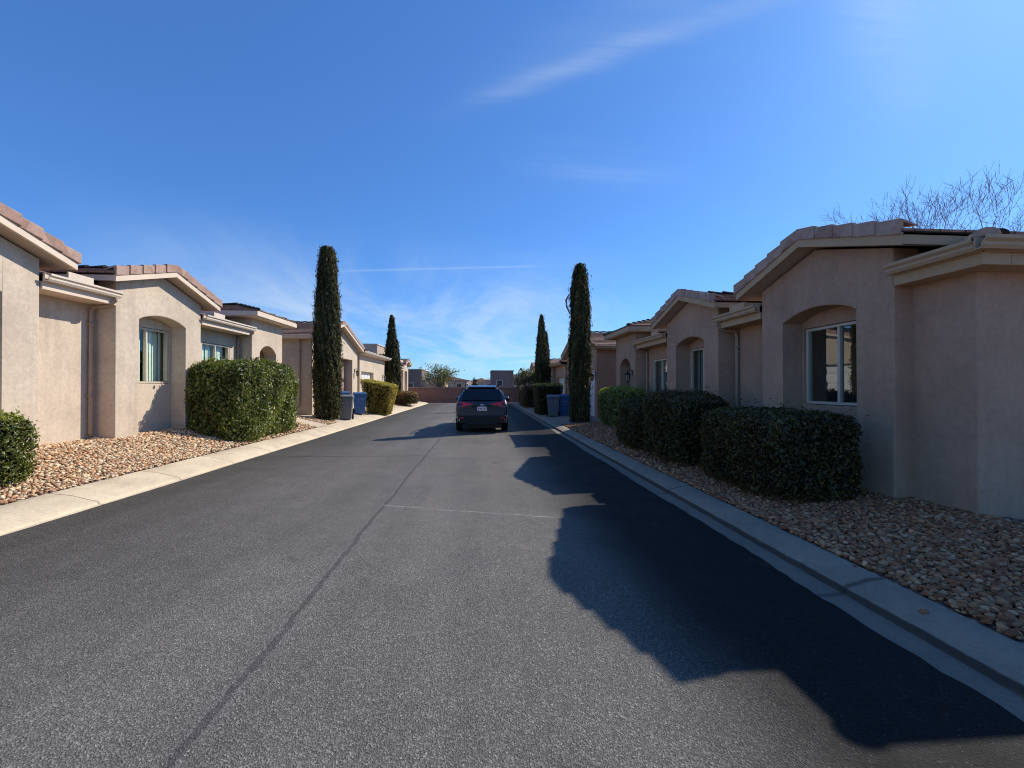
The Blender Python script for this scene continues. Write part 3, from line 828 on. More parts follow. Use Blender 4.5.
def front_wall(b, v0, v1, top, th, low, openings):
    """street wall built in columns; top(v) gives its upper edge; openings run down to the
    ground: (v0, v1, spring, crown) arched when crown > spring; th = depth of the jambs"""
    cuts = {v0, v1}; n_ = 14
    for (a, c, zs, zt) in openings:
        cuts |= {a, c}
        if zt > zs: cuts |= {round(v, 5) for v, z in arch_pts(a, c, zs, zt, n_)[1:-1]}
    if getattr(top, 'peak', None): cuts.add(top.peak)
    cs = sorted(cuts); cs = [c for i, c in enumerate(cs) if i == 0 or c-cs[i-1] > 1e-4]
    def under(v, o):
        a, c, zs, zt = o
        if zt <= zs: return zs
        w = (c-a)/2; rise = zt-zs; rad = (w*w+rise*rise)/(2*rise)
        return zt-rad+math.sqrt(max(0, rad*rad-(v-(a+c)/2)**2))
    for a, c in zip(cs, cs[1:]):
        m_ = (a+c)/2; o = next((q for q in openings if q[0] < m_ < q[1]), None)
        za, zc = (under(a, o), under(c, o)) if o else (low, low)
        b.poly([(0, a, za), (0, c, zc), (0, c, top(c)), (0, a, top(a))])
        b.poly([(0, a, top(a)), (0, c, top(c)), (th, c, top(c)), (th, a, top(a))])
        if o: b.poly([(0, a, za), (0, c, zc), (th, c, zc), (th, a, za)])
    for (a, c, zs, zt) in openings:
        for v in (a, c): b.poly([(0, v, low), (th, v, low), (th, v, zs), (0, v, zs)])
    for v in (v0, v1): b.poly([(0, v, low), (th, v, low), (th, v, top(v)), (0, v, top(v))])

def gtop(v0, v1, vp, ze, zp):
    def t(v): return ze+(zp-ze)*((v-v0)/(vp-v0) if v < vp else (v1-v)/(v1-vp))
    t.peak = vp
    return t

def house(name, side, y0, dr, dz, label, group, blinds, far=False, ez=0):
    XW = LOT_R if side > 0 else LOT_L
    zb = (.05 if side > 0 else .25)
    root = empty(name, (side*XW, y0+dr*10, 0))
    loc = root.location.copy()
    def f(u, v, z):
        return (side*(XW+u)-loc.x, y0+dr*v-loc.y, z+dz-loc.z)
    def fz(u, v, z):                        # absolute z (for things that touch the ground)
        return (side*(XW+u)-loc.x, y0+dr*v-loc.y, z-loc.z)
    low = -.25
    W = MB(f)
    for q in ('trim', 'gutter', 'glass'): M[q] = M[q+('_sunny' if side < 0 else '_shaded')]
    S = M['stucco'] if side < 0 else M['stucco_shaded']
    # --- near corner block and end wall
    if not far:
        W.poly([(.25, 4.15, low), (.25, 4.95, low), (.25, 4.95, 3.05), (.25, 4.15, 3.05)])
        W.poly([(.25, 4.15, low), (11, 4.15, low), (11, 4.15, 3.05), (.25, 4.15, 3.05)])
    G = ((4.84, 7.30, 6.07, 5.36, 6.77), (8.73, 11.25, 9.99, 9.29, 10.70))
    for (v0, v1, vp, a0, a1) in (G if not far else G[1:]):
        front_wall(W, v0, v1, gtop(v0, v1, vp, 3.35, 3.35+(v1-v0)/2*.31), .34, low, [(a0, a1, 2.68, 2.84)])
        for v_ in (v0, v1):                 # returns
            W.poly([(.34, v_, low), (.55, v_, low), (.55, v_, 3.3), (.34, v_, 3.3)])
        h = (a0+.06, a1-.06, 1.31, 2.59)
        wall_hole(W, .345, v0+.02, v1-.02, low, 3.2, h)
    if not far:
        W.poly([(.42, 7.30, low), (.42, 8.73, low), (.42, 8.73, 3.1), (.42, 7.30, 3.1)])
    wall_hole(W, .42, 11.25, 13.7, low, 3.1, (11.93, 13.2, 1.38, 2.48))
    # --- entry tower
    front_wall(W, 13.65, 15.66, lambda v: 3.5, .4, low, [(14.12, 15.2, 2.36, 2.62)])
    for v_ in (13.65, 15.66):
        W.poly([(.4, v_, low), (3, v_, low), (3, v_, 3.5), (.4, v_, 3.5)])
    W.poly([(1.6, 13.66, low), (1.6, 15.65, low), (1.6, 15.65, 3.45), (1.6, 13.66, 3.45)])
    # --- entry court and garage
    W.poly([(2.6, 15.66, low), (2.6, 18.35, low), (2.6, 18.35, 3.3), (2.6, 15.66, 3.3)])
    ge, gp = 3.25, 4.32
    d1 = (18.72, 20.95, 2.42); d2 = (21.5, 23.9, 2.74)
    if not far:
        front_wall(W, 18.35, 24.85, gtop(18.35, 24.85, 21.6, ge+.16, gp+.06), .45, low, [(*d1[:2], d1[2], d1[2]), (*d2[:2], d2[2], d2[2])])
        W.poly([(.45, 18.35, low), (9, 18.35, low), (9, 18.35, 3.4), (.45, 18.35, 3.4)])
        W.poly([(.45, 24.85, low), (9, 24.85, low), (9, 24.85, 3.4), (.45, 24.85, 3.4)])
    else:
        d3 = (21.9, 24.75, 2.24)
        front_wall(W, 18.6, 25.1, lambda v: 3.32+ez, .3, low, [(*d3[:2], d3[2], d3[2])])
        W.poly([(.3, 18.6, low), (9, 18.6, low), (9, 18.6, 3.32+ez), (.3, 18.6, 3.32+ez)])
    # back and far walls close the volume
    W.poly([(11, 4.15, low), (11, 25, low), (11, 25, 3.05), (11, 4.15, 3.05)])
    W.build('wall', S, root, bevel=.018)
    # ceiling of the entry niche, door
    nd = MB(f); nd.box((1.5, 14.2, low), (1.59, 15.15, 2.15)); 
    for z_ in (.35, 1.2): 
        for v_ in (14.3, 14.72): nd.box((1.485, v_, z_), (1.4995, v_+.33, z_+.7))
    dd = nd.build('front_door', M['door_brown'], root); kn = MB(f); kn.lathe((1.44, 15.06, 1.0), [(0, -.03), (.03, 0), (.02, .03), (.02, .045)], 8, axis='x'); kn.build('handle', M['chrome'], dd)
    cl = MB(f); cl.poly([(.4, 13.66, 3.3), (1.6, 13.66, 3.3), (1.6, 15.65, 3.3), (.4, 15.65, 3.3)]); cl.build('soffit', M['soffit'], root)
    # windows
    for i, (v0, v1, vp, a0, a1) in enumerate(G if not far else G[1:]):
        window(f, root, .40, a0+.07, a1-.07, 1.32, 2.58, blinds[i], .5)
    window(f, root, .47, 11.94, 13.19, 1.39, 2.47, blinds[2], .5)
    # gables over the arched bays
    for (v0, v1, vp, a0, a1) in (G if not far else G[1:]):
        gable(f, root, v0-.34, v1+.34, vp, 3.26, 3.76, -.28, 4.2)
    # eaves between the bays: soffit box, fascia and gutter
    runs = [(7.32, 8.71), (11.27, 13.63)] if not far else [(11.27, 13.63)]
    if not far: runs.append((3.89, 4.82))
    for i, (a, c) in enumerate(runs):
        uw = .25 if a < 4 else .42
        ev = MB(f); ev.box((-.02, a, 2.86), (uw+.05, c, 2.99)); eo = ev.build('soffit_box', M['trim'], root, bevel=.006)
        ev = MB(f); ev.box((-.045, a, 2.985), (-.021, c, 3.12)); ev.build('fascia', M['trim'], eo, bevel=.006)
        gutter(f, root, ((-.046, a), (-.046, c)), 2.995)
    if not far:
        ev = MB(f); ev.box((.304, 3.892, 2.862), (10.5, 4.2, 2.989)); eo = ev.build('soffit_box', M['trim'], root, bevel=.006)
        ev = MB(f); ev.box((-.02, 3.865, 2.985), (10.5, 3.889, 3.12)); ev.build('fascia', M['trim'], eo, bevel=.006)
        gutter(f, root, ((-.046-.115, 3.864), (10.5, 3.864)), 2.995, out=(0, -1))
    # short splash guards where the gable valleys meet the gutters
    if not far:
        for v_ in (7.72, 11.67):
            sp = MB(f); sp.prism([(-.10, v_-.05, 3.135), (-.07, v_-.05, 3.135), (-.07, v_-.02, 3.135), (-.07, v_+.42, 3.135), (-.10, v_+.42, 3.135)], (0, 0, .11))
            sp.build('splash_guard', M['gutter'], root)
    # main hip roof behind
    R0 = MB(f)
    va, vb, ua, ub, z0 = 3.86 if not far else 8.3, 15.6, .10, 11.4, 3.12
    dlt = (vb-va)/2; um = dlt
    sl = .295
    zt = z0+sl*dlt; vm = (va+vb)/2
    A, B, C, E_ = (ua, va, z0), (ua, vb, z0), (ub, vb, z0), (ub, va, z0); T1 = (ua+dlt, vm, zt); T2 = (max(ua+dlt, ub-dlt), vm, zt)
    tiles(R0, A, B, T1, T1); tiles(R0, E_, C, T2, T2); tiles(R0, A, E_, T2, T1); tiles(R0, B, C, T2, T1)
    r_ = R0.build('roof', M['tile'], root)
    cp = MB(f)
    for p_ in (A, B): caps(cp, p_, T1)
    for p_ in (C, E_): caps(cp, p_, T2)
    cp.build('ridge_cap', M['tile'], r_)
    if not far:
        cp = MB(f); caps(cp, (-.06, 3.84, 3.10), (.66, 4.52, 3.28), .11, .42); cp.build('hip_starter', M['rake_tile'], r_)
    # tower hip roof
    R1 = MB(f); va, vb, ua, ub, z0 = 13.28, 16.02, -.36, 3.4, 3.60
    vm = (va+vb)/2; dlt = (vb-va)/2; zt = z0+.30*dlt
    T1, T2 = (ua+dlt, vm, zt), (ub-dlt, vm, zt); A, B, C, E_ = (ua, va, z0), (ua, vb, z0), (ub, vb, z0), (ub, va, z0)
    tiles(R1, A, B, T1, T1); tiles(R1, A, E_, T2, T1); tiles(R1, B, C, T2, T1); tiles(R1, E_, C, T2, T2)
    r_ = R1.build('roof', M['tile'], root); cp = MB(f)
    for p_ in (A, B): caps(cp, p_, T1)
    caps(cp, T1, T2); caps(cp, C, T2); caps(cp, E_, T2)
    cp.build('ridge_cap', M['tile'], r_)
    tb = MB(f); tb.box((ua+.04, va+.04, 3.42), (ub, vb-.04, 3.46)); eo = tb.build('soffit_box', M['trim'], root, bevel=.006)
    for a_, c_ in (((ua, va, 3.445), (ua+.035, vb, 3.598)), ((ua+.036, va, 3.445), (ub, va+.035, 3.598)), ((ua+.036, vb-.035, 3.445), (ub, vb, 3.598))):
        tb = MB(f); tb.box(a_, c_); tb.build('fascia', M['trim'], eo, bevel=.006)
    # garage roof, door, gutter
    if not far:
        gable(f, root, 18.0, 25.2, 21.6, ge, gp, -.30, 8.5, garage=True)
        gutter(f, root, ((-.2, 17.99), (2.6, 17.99)), 3.30, out=(0, -1))
        garage_door(f, root, .12, d1[0]+.003, d1[1]-.003, .0, d1[2]-.003, 'door_white')
        garage_door(f, root, .40, d2[0]+.003, d2[1]-.003, .0, d2[2]-.003, 'door_brown')
        if side < 0:
            gv = MB(f); gv.box((-.012, 18.72, 2.62), (.03, 19.0, 3.0)); o = gv.build('vent_panel', M['hut_glass'], root)
        lantern(f, root, 0, 18.52, 2.12); lantern(f, root, 0, 24.3, 2.1)
        downspout(f, root, .5, 18.30, 3.30, zb+.05, .5, (0, 0), (-.0, -.2))
    else:
        R2 = MB(f); va, vb, ua, ub, z0 = 18.2, 25.28, -.36, 8, 3.42+ez; vm = (va+vb)/2; dlt = 3.5; zt = z0+.29*dlt
        T1, T2 = (ua+dlt, vm, zt), (ub, vm, zt); A, B, C, E_ = (ua, va, z0), (ua, vb, z0), (ub, vb, z0), (ub, va, z0)
        tiles(R2, A, B, T1, T1); tiles(R2, A, E_, T2, T1); tiles(R2, B, C, T2, T1)
        r_ = R2.build('roof', M['tile'], root); cp = MB(f); caps(cp, A, T1); caps(cp, B, T1); caps(cp, T1, T2); cp.build('ridge_cap', M['tile'], r_)
        eb = MB(f); eb.box((ua+.03, va+.03, 3.25+ez), (ub, vb-.03, 3.305+ez)); eo = eb.build('soffit_box', M['trim'], root, bevel=.006)
        for a_, c_ in (((ua, va, 3.28+ez), (ua+.03, vb, 3.42+ez)), ((ua+.031, va, 3.28+ez), (ub, va+.03, 3.42+ez))):
            eb = MB(f); eb.box(a_, c_); eb.build('fascia', M['trim'], eo, bevel=.006)
        gutter(f, root, ((ua-.001, va), (ua-.001, vb-.1)), 3.31+ez)
        garage_door(f, root, .22, d3[0]+.003, d3[1]-.003, .0, d3[2]-.003, 'door_white')
        lantern(f, root, 0, 19.4, 2.0)
    lantern(f, root, 0, 13.90, 2.02)
    # downspouts
    zg1 = zb+.14 if side > 0 else .52
    if not far: downspout(f, root, .36, 8.62, 3.0, zg1-dz, -.09, (0, 0), (-.2, -.05))
    downspout(f, root, .36, 13.55, 3.0, zg1-dz, -.09, (0, 0), (-.2, -.05))
    # plumbing vent on the roof of the second bay
    if not far:
        vp_ = MB(f); vp_.lathe((1.0, 8.85, 3.4), [(.06, 0), (.05, .1), (.036, .12), (.036, .5), (.0, .5)], 10); vp_.build('vent_pipe', M['dark_metal'], root, smooth=True, angle=40)
    tag(root, label, 'house', group)
    return root

HG = 'stucco houses along the lane'
house('stucco_house', 1, 0.0, 1, 0.0, 'shaded beige stucco house with two arched window bays, near right', HG, (0, 3, 3))
house('stucco_house', -1, .10, 1, DZ_L, 'sunlit beige stucco house with arched window bay and pale blinds, near left', HG, (2, 2, 2))
house('stucco_house', 1, 50.5, -1, 0.0, 'farther shaded stucco house with white garage door behind the right cypress', HG, (0, 3, 3), far=True, ez=-.28)
house('stucco_house', -1, 50.5, -1, DZ_L-.05, 'farther sunlit stucco house with white garage door behind the olive topiary', HG, (0, 2, 2), far=True)

# ------------------------------------------------------------------ bins
def bin_(loc, rz, mat, label, tip=0):
    root = empty('wheelie_bin', loc, rz)
    b = MB()
    def ring(z, wx, wy, oy=0): return [(-wx, -wy+oy, z), (wx, -wy+oy, z), (wx, wy+oy, z), (-wx, wy+oy, z)]
    rs_ = [ring(.03, .23, .25), ring(.2, .245, .27), ring(.93, .30, .35), ring(.935, .325, .375), ring(1.0, .325, .375)]
    for i in range(4):
        for k in range(4):
            l = (k+1) % 4; b.poly([rs_[i][k], rs_[i][l], rs_[i+1][l], rs_[i+1][k]])
    b.poly(rs_[0]); 
    o = b.build('body', M[mat], root, bevel=.03)
    l_ = MB()
    l_.hexa([(-.335, -.40, 1.005), (.335, -.40, 1.005), (.335, .39, 1.02), (-.335, .39, 1.02), (-.29, -.34, 1.06), (.29, -.34, 1.06), (.29, .34, 1.10), (-.29, .34, 1.10)])
    l_.build('lid', M[mat], root, bevel=.02)
    h = MB(); h.tube([(-.25, .40, 1.0), (-.25, .47, 1.02), (.25, .47, 1.02), (.25, .40, 1.0)], .018, 8); h.build('handle', M[mat], root)
    for s in (-1, 1):
        w = MB(); w.lathe((s*.27, .29, .13), [(.0, -.03), (.13, -.03), (.14, 0), (.13, .03), (.0, .03)], 18, axis='x'); w.build('wheel', M['tyre'], root, smooth=True, angle=40)
    st = MB()                                                  # moulded mark on the front: small curved arrow shapes
    for k in range(3):
        a = k*2.094; 
        pts = [(.10*math.cos(a+t*.25), -.337-.0*t, .70+.10*math.sin(a+t*.25)) for t in range(6)]
        for i in range(5):
            p, q = pts[i], pts[i+1]; w_ = .018
            st.poly([(p[0]*(1-w_*4), -.345+(.70-p[2])*-.085, p[2]), (p[0]*(1+w_*4), -.345+(.70-p[2])*-.085, p[2]+.01), (q[0]*(1+w_*4), -.345+(.70-q[2])*-.085, q[2]+.01), (q[0]*(1-w_*4), -.345+(.70-q[2])*-.085, q[2])])
    st.build('front_mark', M['bin_mark'], root)
    tag(root, label, 'bin', 'wheeled bins by the driveways'); return root
bin_((-5.98, 18.75, .16), R(12), 'bin_grey', 'grey wheeled bin right of the left cypress')
bin_((-6.2, 21.6, .24), R(20), 'bin_blue', 'bright blue wheeled bin beside the olive topiary on the left')
bin_((-6.75, 20.7, .30), R(20), 'bin_blue', 'blue wheeled bin half hidden behind the grey bin on the left')
bin_((3.55, 20.6, .11), R(-8), 'bin_grey', 'grey wheeled bin before the dark clipped hedge on the right')
bin_((4.2, 20.95, .12), R(-8), 'bin_blue', 'navy blue wheeled bin beside the grey bin on the right')

# ------------------------------------------------------------------ car
def car(loc):
    root = empty('parked_car', loc)
    # half sections from the rear (y=0) forward: (half width, z) from sill to roof centre
    S_ = [
     (0.02, [(.0,.42),(.55,.42),(.76,.46),(.80,.60),(.80,.70),(.79,.80),(.76,.86),(.60,.88),(.0,.89)]),
     (0.00, [(.0,.36),(.60,.36),(.80,.42),(.855,.60),(.86,.74),(.85,.88),(.82,.98),(.66,1.02),(.0,1.03)]),
     (0.10, [(.0,.33),(.64,.33),(.85,.40),(.90,.60),(.905,.80),(.895,.95),(.86,1.06),(.72,1.10),(.0,1.12)]),
     (0.20, [(.0,.30),(.66,.30),(.88,.38),(.918,.60),(.925,.82),(.91,.98),(.85,1.12),(.76,1.24),(.0,1.28)]),
     (0.34, [(.0,.28),(.68,.28),(.89,.36),(.925,.60),(.93,.83),(.915,1.0),(.84,1.16),(.72,1.46),(.0,1.52)]),
     (0.44, [(.0,.27),(.68,.27),(.89,.36),(.926,.60),(.93,.84),(.915,1.0),(.84,1.17),(.67,1.57),(.0,1.64)]),
     (0.70, [(.0,.26),(.68,.26),(.89,.35),(.926,.60),(.93,.84),(.915,1.0),(.835,1.16),(.64,1.61),(.0,1.675)]),
     (1.50, [(.0,.25),(.68,.25),(.89,.34),(.925,.58),(.925,.82),(.91,.98),(.83,1.12),(.63,1.63),(.0,1.69)]),
     (2.60, [(.0,.25),(.68,.25),(.89,.34),(.925,.58),(.925,.80),(.91,.96),(.83,1.09),(.63,1.61),(.0,1.67)]),
     (3.00, [(.0,.25),(.68,.25),(.89,.34),(.925,.58),(.925,.80),(.91,.95),(.82,1.07),(.66,1.45),(.0,1.52)]),
     (3.55, [(.0,.25),(.68,.25),(.89,.34),(.925,.58),(.925,.80),(.91,.92),(.82,1.03),(.70,1.06),(.0,1.12)]),
     (4.30, [(.0,.27),(.66,.27),(.87,.35),(.90,.58),(.90,.76),(.88,.88),(.80,.95),(.66,.98),(.0,1.00)]),
     (4.55, [(.0,.32),(.60,.32),(.76,.40),(.80,.56),(.80,.68),(.78,.76),(.72,.82),(.60,.84),(.0,.86)]),
     (4.60, [(.0,.38),(.50,.38),(.66,.44),(.70,.54),(.70,.62),(.68,.68),(.62,.72),(.50,.74),(.0,.75)])]
    b = MB(); secs = []
    for y, h in S_:
        full = [(w, y, z) for w, z in h] + [(-w, y, z) for w, z in h[-2:0:-1]]
        secs.append(full)
    n_ = len(secs[0])
    for i in range(len(secs)-1):
        for k in range(n_):
            l = (k+1) % n_
            b.poly([secs[i][k], secs[i][l], secs[i+1][l], secs[i+1][k]])
    b.poly(secs[0]); b.poly(secs[-1])
    body = b.build('body', M['car_paint'], root, smooth=True)
    sb = body.modifiers.new('Subdivision', 'SUBSURF'); sb.levels = 2; sb.render_levels = 2
    # rear glass, raised slightly off the tailgate
    g_ = MB()
    zz = [(1.14, .085, .70), (1.22, .135, .695), (1.38, .235, .655), (1.52, .325, .60)]
    for i in range(3):
        a, c = zz[i], zz[i+1]
        xs = [-1, -.6, 0, .6, 1]
        for k in range(4):
            P_ = lambda t, q: (t*q[2], q[1]-.022+.035*t*t, q[0])
            g_.poly([P_(xs[k], a), P_(xs[k+1], a), P_(xs[k+1], c), P_(xs[k], c)])
    g_.build('rear_window', M['car_glass'], root, smooth=True)
    # spoiler
    s = MB(); s.hexa([(-.50, .30, 1.57), (.50, .30, 1.57), (.54, .62, 1.58), (-.54, .62, 1.58), (-.48, .31, 1.60), (.48, .31, 1.60), (.52, .64, 1.655), (-.52, .64, 1.655)]); s.build('spoiler', M['car_paint'], root, bevel=.015)
    # wiper
    w = MB(); w.tube([(.0, .05, 1.14), (-.12, .075, 1.19), (-.38, .10, 1.205)], .009, 5); w.build('wiper', M['black_plastic'], root)
    # bumper cladding, diffuser, wheel-arch cladding
    bp = MB()
    bp.hexa([(-.80, -.055, .34), (.80, -.055, .34), (.88, .16, .34), (-.88, .16, .34), (-.83, -.075, .60), (.83, -.075, .60), (.915, .16, .62), (-.915, .16, .62)])
    bp.hexa([(-.50, -.085, .28), (.50, -.085, .28), (.55, .10, .28), (-.55, .10, .28), (-.55, -.085, .39), (.55, -.085, .39), (.6, .1, .39), (-.6, .1, .39)])
    bp.build('bumper', M['black_plastic'], root, bevel=.03)
    for sd in (-1, 1):
        q = MB()                                              # silver corner garnish
        q.hexa([(sd*.74, -.083, .46), (sd*.79, -.07, .44), (sd*.90, .02, .60), (sd*.86, -.03, .63), (sd*.74, -.06, .46), (sd*.79, -.05, .44), (sd*.90, .06, .60), (sd*.86, .01, .63)])
        q.build('corner_garnish', M['chrome'], root, bevel=.006)
        # wrap-round lamp: wide outboard, narrowing inward
        L = MB()
        pts = [((.30, 1.03), (.30, .985)), ((.50, 1.05), (.50, .965)), ((.66, 1.07), (.66, .90)), ((.80, 1.075), (.82, .86)), ((.885, 1.075), (.905, .90))]
        ysv = [-.012, .0, .015, .055, .22]
        for i in range(4):
            (a, c), (d, e) = pts[i], pts[i+1]; y0_, y1_ = ysv[i]-.012, ysv[i+1]-.012
            L.hexa([(sd*c[0], y0_-.01, c[1]), (sd*e[0], y1_-.01, e[1]), (sd*e[0]*.98, y1_+.08, e[1]), (sd*c[0], y0_+.08, c[1]),
                    (sd*a[0], y0_+.03, a[1]), (sd*d[0], y1_+.03, d[1]), (sd*d[0]*.98, y1_+.12, d[1]), (sd*a[0], y0_+.12, a[1])])
        L.build('tail_lamp', M['lamp_red'], root, bevel=.006)
        rf = MB(); rf.box((sd*.62, -.092, .52) if sd > 0 else (-.76, -.092, .52), (sd*.76, -.07, .55) if sd > 0 else (-.62, -.07, .55)); rf.build('reflector', M['lamp_red'], root)
        # door mirror
        m_ = MB(); m_.lathe((sd*1.02, 3.02, 1.10), [(.0, -.10), (.07, -.09), (.10, -.02), (.10, .05), (.05, .10), (.0, .11)], 12, axis='x'); m_.tube([(sd*.86, 3.0, 1.04), (sd*.96, 3.02, 1.07)], .03, 6)
        m_.build('door_mirror', M['car_paint'], root, smooth=True)
        # roof rail
        r_ = MB(); r_.tube([(sd*.60, .75, 1.64), (sd*.60, .85, 1.70), (sd*.60, 1.6, 1.715), (sd*.60, 2.4, 1.70), (sd*.60, 2.55, 1.63)], .02, 8); r_.build('roof_rail', M['black_plastic'], root, smooth=True)
        # side glass
        sg = MB()
        for (ya, yb) in ((.62, 1.45), (1.52, 2.42), (2.48, 3.05)):
            top = 1.50 if yb < 3 else 1.30
            sg.poly([(sd*.853, ya, 1.16), (sd*.848, yb, 1.14), (sd*(.735 if yb < 3 else .74), yb, top), (sd*.725, ya+.08, 1.50)])
        sg.build('side_window', M['car_glass'], root)
        for yw in (.95, 3.64):
            wh = MB(); wh.lathe((sd*.815, yw, .352), [(.20, -.11), (.33, -.115), (.352, -.08), (.352, .08), (.33, .115), (.235, .118)], 28, axis='x')
            wo = wh.build('wheel', M['tyre'], root, smooth=True, angle=40)
            ri = MB(); ri.lathe((sd*.815, yw, .352), [(.235, sd*.117), (.225, sd*.09), (.06, sd*.085), (.05, sd*.105), (.0, sd*.105)], 20, axis='x')
            for k in range(5):
                a = 2*math.pi*k/5
                ri.tube([(sd*.915, yw+.04*math.cos(a), .352+.04*math.sin(a)), (sd*.92, yw+.22*math.cos(a), .352+.22*math.sin(a))], .026, 6)
            ri.build('rim', M['rim'], wo, smooth=True, angle=40)
            ac = MB()                                       # arch cladding
            for k in range(14):
                a0, a1 = math.pi*(k/14)-.05, math.pi*((k+1)/14)-.05+.0
                P_ = lambda a, r_, x: (sd*x, yw+r_*math.cos(a), .352+r_*math.sin(a))
                ac.hexa([P_(a0, .375, .86), P_(a0, .375, .942), P_(a1, .375, .942), P_(a1, .375, .86), P_(a0, .45, .86), P_(a0, .45, .936), P_(a1, .45, .936), P_(a1, .45, .86)])
            ac.build('wheel_arch', M['black_plastic'], root)
    # plate, garnish, badge
    tg = MB(); tg.hexa([(-.34, -.028, .885), (.34, -.028, .885), (.34, .04, .885), (-.34, .04, .885), (-.40, -.012, .985), (.40, -.012, .985), (.40, .06, .985), (-.40, .06, .985)]); tg.build('tailgate_garnish', M['black_plastic'], root, bevel=.008)
    pl = MB(); pl.box((-.165, -.048, .775), (.165, -.038, .915)); po = pl.build('license_plate', M['plate'], root)
    ink = MB()
    def glyph(x, rows):
        for j, row in enumerate(rows):
            for i, ch in enumerate(row):
                if ch == '#': ink.box((x+i*.012, -.0505, .865-j*.012), (x+i*.012+.012, -.0482, .877-j*.012))
    glyph(-.13, ['## ', '# #', '## ', '# #', '## ']); glyph(-.08, ['# #', '###', '###', '# #', '# #']); glyph(-.03, ['###', '#  ', '# #', '# #', '###'])
    glyph(.035, ['  #', ' ##', '  #', '  #', '  #']); glyph(.09, ['###', '# #', '###', '  #', '## '])
    ink.build('plate_text', M['plate_ink'], po)
    bd = MB()
    for (rx, rz_) in ((.075, .05), (.03, .048)):
        pts = [(rx*math.cos(t), -.040, .955+rz_*math.sin(t)) for t in [2*math.pi*k/20 for k in range(21)]]
        bd.tube(pts, .006, 5, cap=False)
    pts = [(.055*math.cos(t), -.040, .975+.022*math.sin(t)) for t in [2*math.pi*k/16 for k in range(17)]]; bd.tube(pts, .005, 5, cap=False)
    bd.build('badge', M['chrome'], root, smooth=True)
    fin = MB(); fin.hexa([(-.02, .85, 1.67), (.02, .85, 1.67), (.025, 1.1, 1.67), (-.025, 1.1, 1.67), (-.006, .87, 1.735), (.006, .87, 1.735), (.008, .98, 1.72), (-.008, .98, 1.72)]); fin.build('antenna_fin', M['car_paint'], root)
    ub = MB(); ub.box((-.69, .10, .17), (.69, 4.3, .32)); ub.build('underbody', M['black_plastic'], root)
    tag(root, 'dark blue grey sport utility car seen from behind, stopped mid lane', 'car')
    return root
c_ = car((.0, 14.35, .008)); c_.rotation_euler[2] = R(-.3)

# ------------------------------------------------------------------ end wall and what lies beyond it
b = MB(); b.box((-13, 41.9, -.1), (13, 42.1, 1.52)); 
w = b.build('block_wall', M['block_wall']); tag(w, 'reddish brown block wall closing the end of the lane', 'wall')
b = MB(); b.box((-13, 41.86, 1.522), (13, 42.14, 1.60)); b.build('coping', M['stone_block'], w, bevel=.01)

def flat_building(x0, x1, y0, y1, h, mat, label, wins=(), parapet=.25, trim='roof_pale', low=None):
    root = empty('flat_roofed_house', ((x0+x1)/2, y0, 0)); ox, oy = root.location.x, root.location.y
    f = lambda x, y, z: (x-ox, y-oy, z)
    b = MB(f); b.box((x0, y0, -.1), (x1, y1, h)); b.build('wall', M[mat], root, bevel=.03)
    b = MB(f); b.box((x0-.08, y0-.08, h+.003), (x1+.08, y1+.08, h+.10)); b.build('parapet', M[trim], root)
    for (a, c, z0, z1) in wins:
        b = MB(f); b.box((a, y0-.05, z0), (c, y0-.003, z1)); fr = b.build('window', M['white_frame'], root)
        b = MB(f); b.box((a+.08, y0-.062, z0+.08), (c-.08, y0-.052, z1-.08)); b.build('pane', M['hut_glass'], fr)
    if low:
        b = MB(f); b.box(*low); b.build('side_wing', M['stucco_far'], root, bevel=.02)
    tag(root, label, 'house', 'flat roofed houses beyond the end wall'); return root
flat_building(-11.4, -8.3, 58, 66, 4.0, 'stucco_grey', 'dark grey box shaped house left of the tree beyond the end wall', [(-10.6, -9.4, 1.2, 2.2)], low=((-8.29, 58.6, -.1), (-5.2, 64, 2.6)))
flat_building(1.3, 4.4, 58, 66, 3.85, 'stucco_grey', 'dark grey box shaped house right of the car beyond the end wall', [(2.0, 2.9, 1.7, 2.6)], low=((4.41, 58.6, -.1), (5.0, 64, 3.4)))

flat_building(-12.4, -11.0, 44.5, 51, 6.05, 'stucco_far', 'tall grey boxy house rising behind the far left roofs')

def tan_house(x0, x1, y0, y1, h, rise, label, roof):
    root = empty('tan_house', ((x0+x1)/2, y0, 0)); ox, oy = root.location.x, root.location.y
    f = lambda x, y, z: (x-ox, y-oy, z)
    b = MB(f); b.box((x0, y0, -.1), (x1, y1, h)); b.build('wall', M['stucco_far'], root)
    b = MB(f); xm = (x0+x1)/2; o = .5; d = min((y1-y0)/2, (x1-x0)/2)
    A, B, C, E_ = (x0-o, y0-o, h+.01), (x1+o, y0-o, h+.01), (x1+o, y1+o, h+.01), (x0-o, y1+o, h+.01)
    T1, T2 = (x0+d, (y0+y1)/2, h+rise), (x1-d, (y0+y1)/2, h+rise)
    tiles(b, A, B, T2, T1); tiles(b, E_, C, T2, T1); tiles(b, A, E_, T1, T1); tiles(b, B, C, T2, T2)
    b.build('roof', M[roof], root)
    for k in range(3):
        a = x0+(x1-x0)*(k+.25)/3; b = MB(f); b.box((a, y0-.05, 1.2), (a+(x1-x0)/8, y0-.003, 2.4)); fr = b.build('window', M['white_frame'], root)
        b = MB(f); b.box((a+.1, y0-.062, 1.3), (a+(x1-x0)/8-.1, y0-.052, 2.3)); b.build('pane', M['hut_glass'], fr)
    tag(root, label, 'house', 'tiled houses beyond the end wall'); return root
tan_house(.6, 8.5, 86, 95, 3.0, 1.2, 'pale roofed tan house just left of the right grey box house', 'roof_pale')
tan_house(5.4, 11.5, 62, 70, 3.3, .9, 'tan house with pale roof behind the right cypress', 'roof_pale')
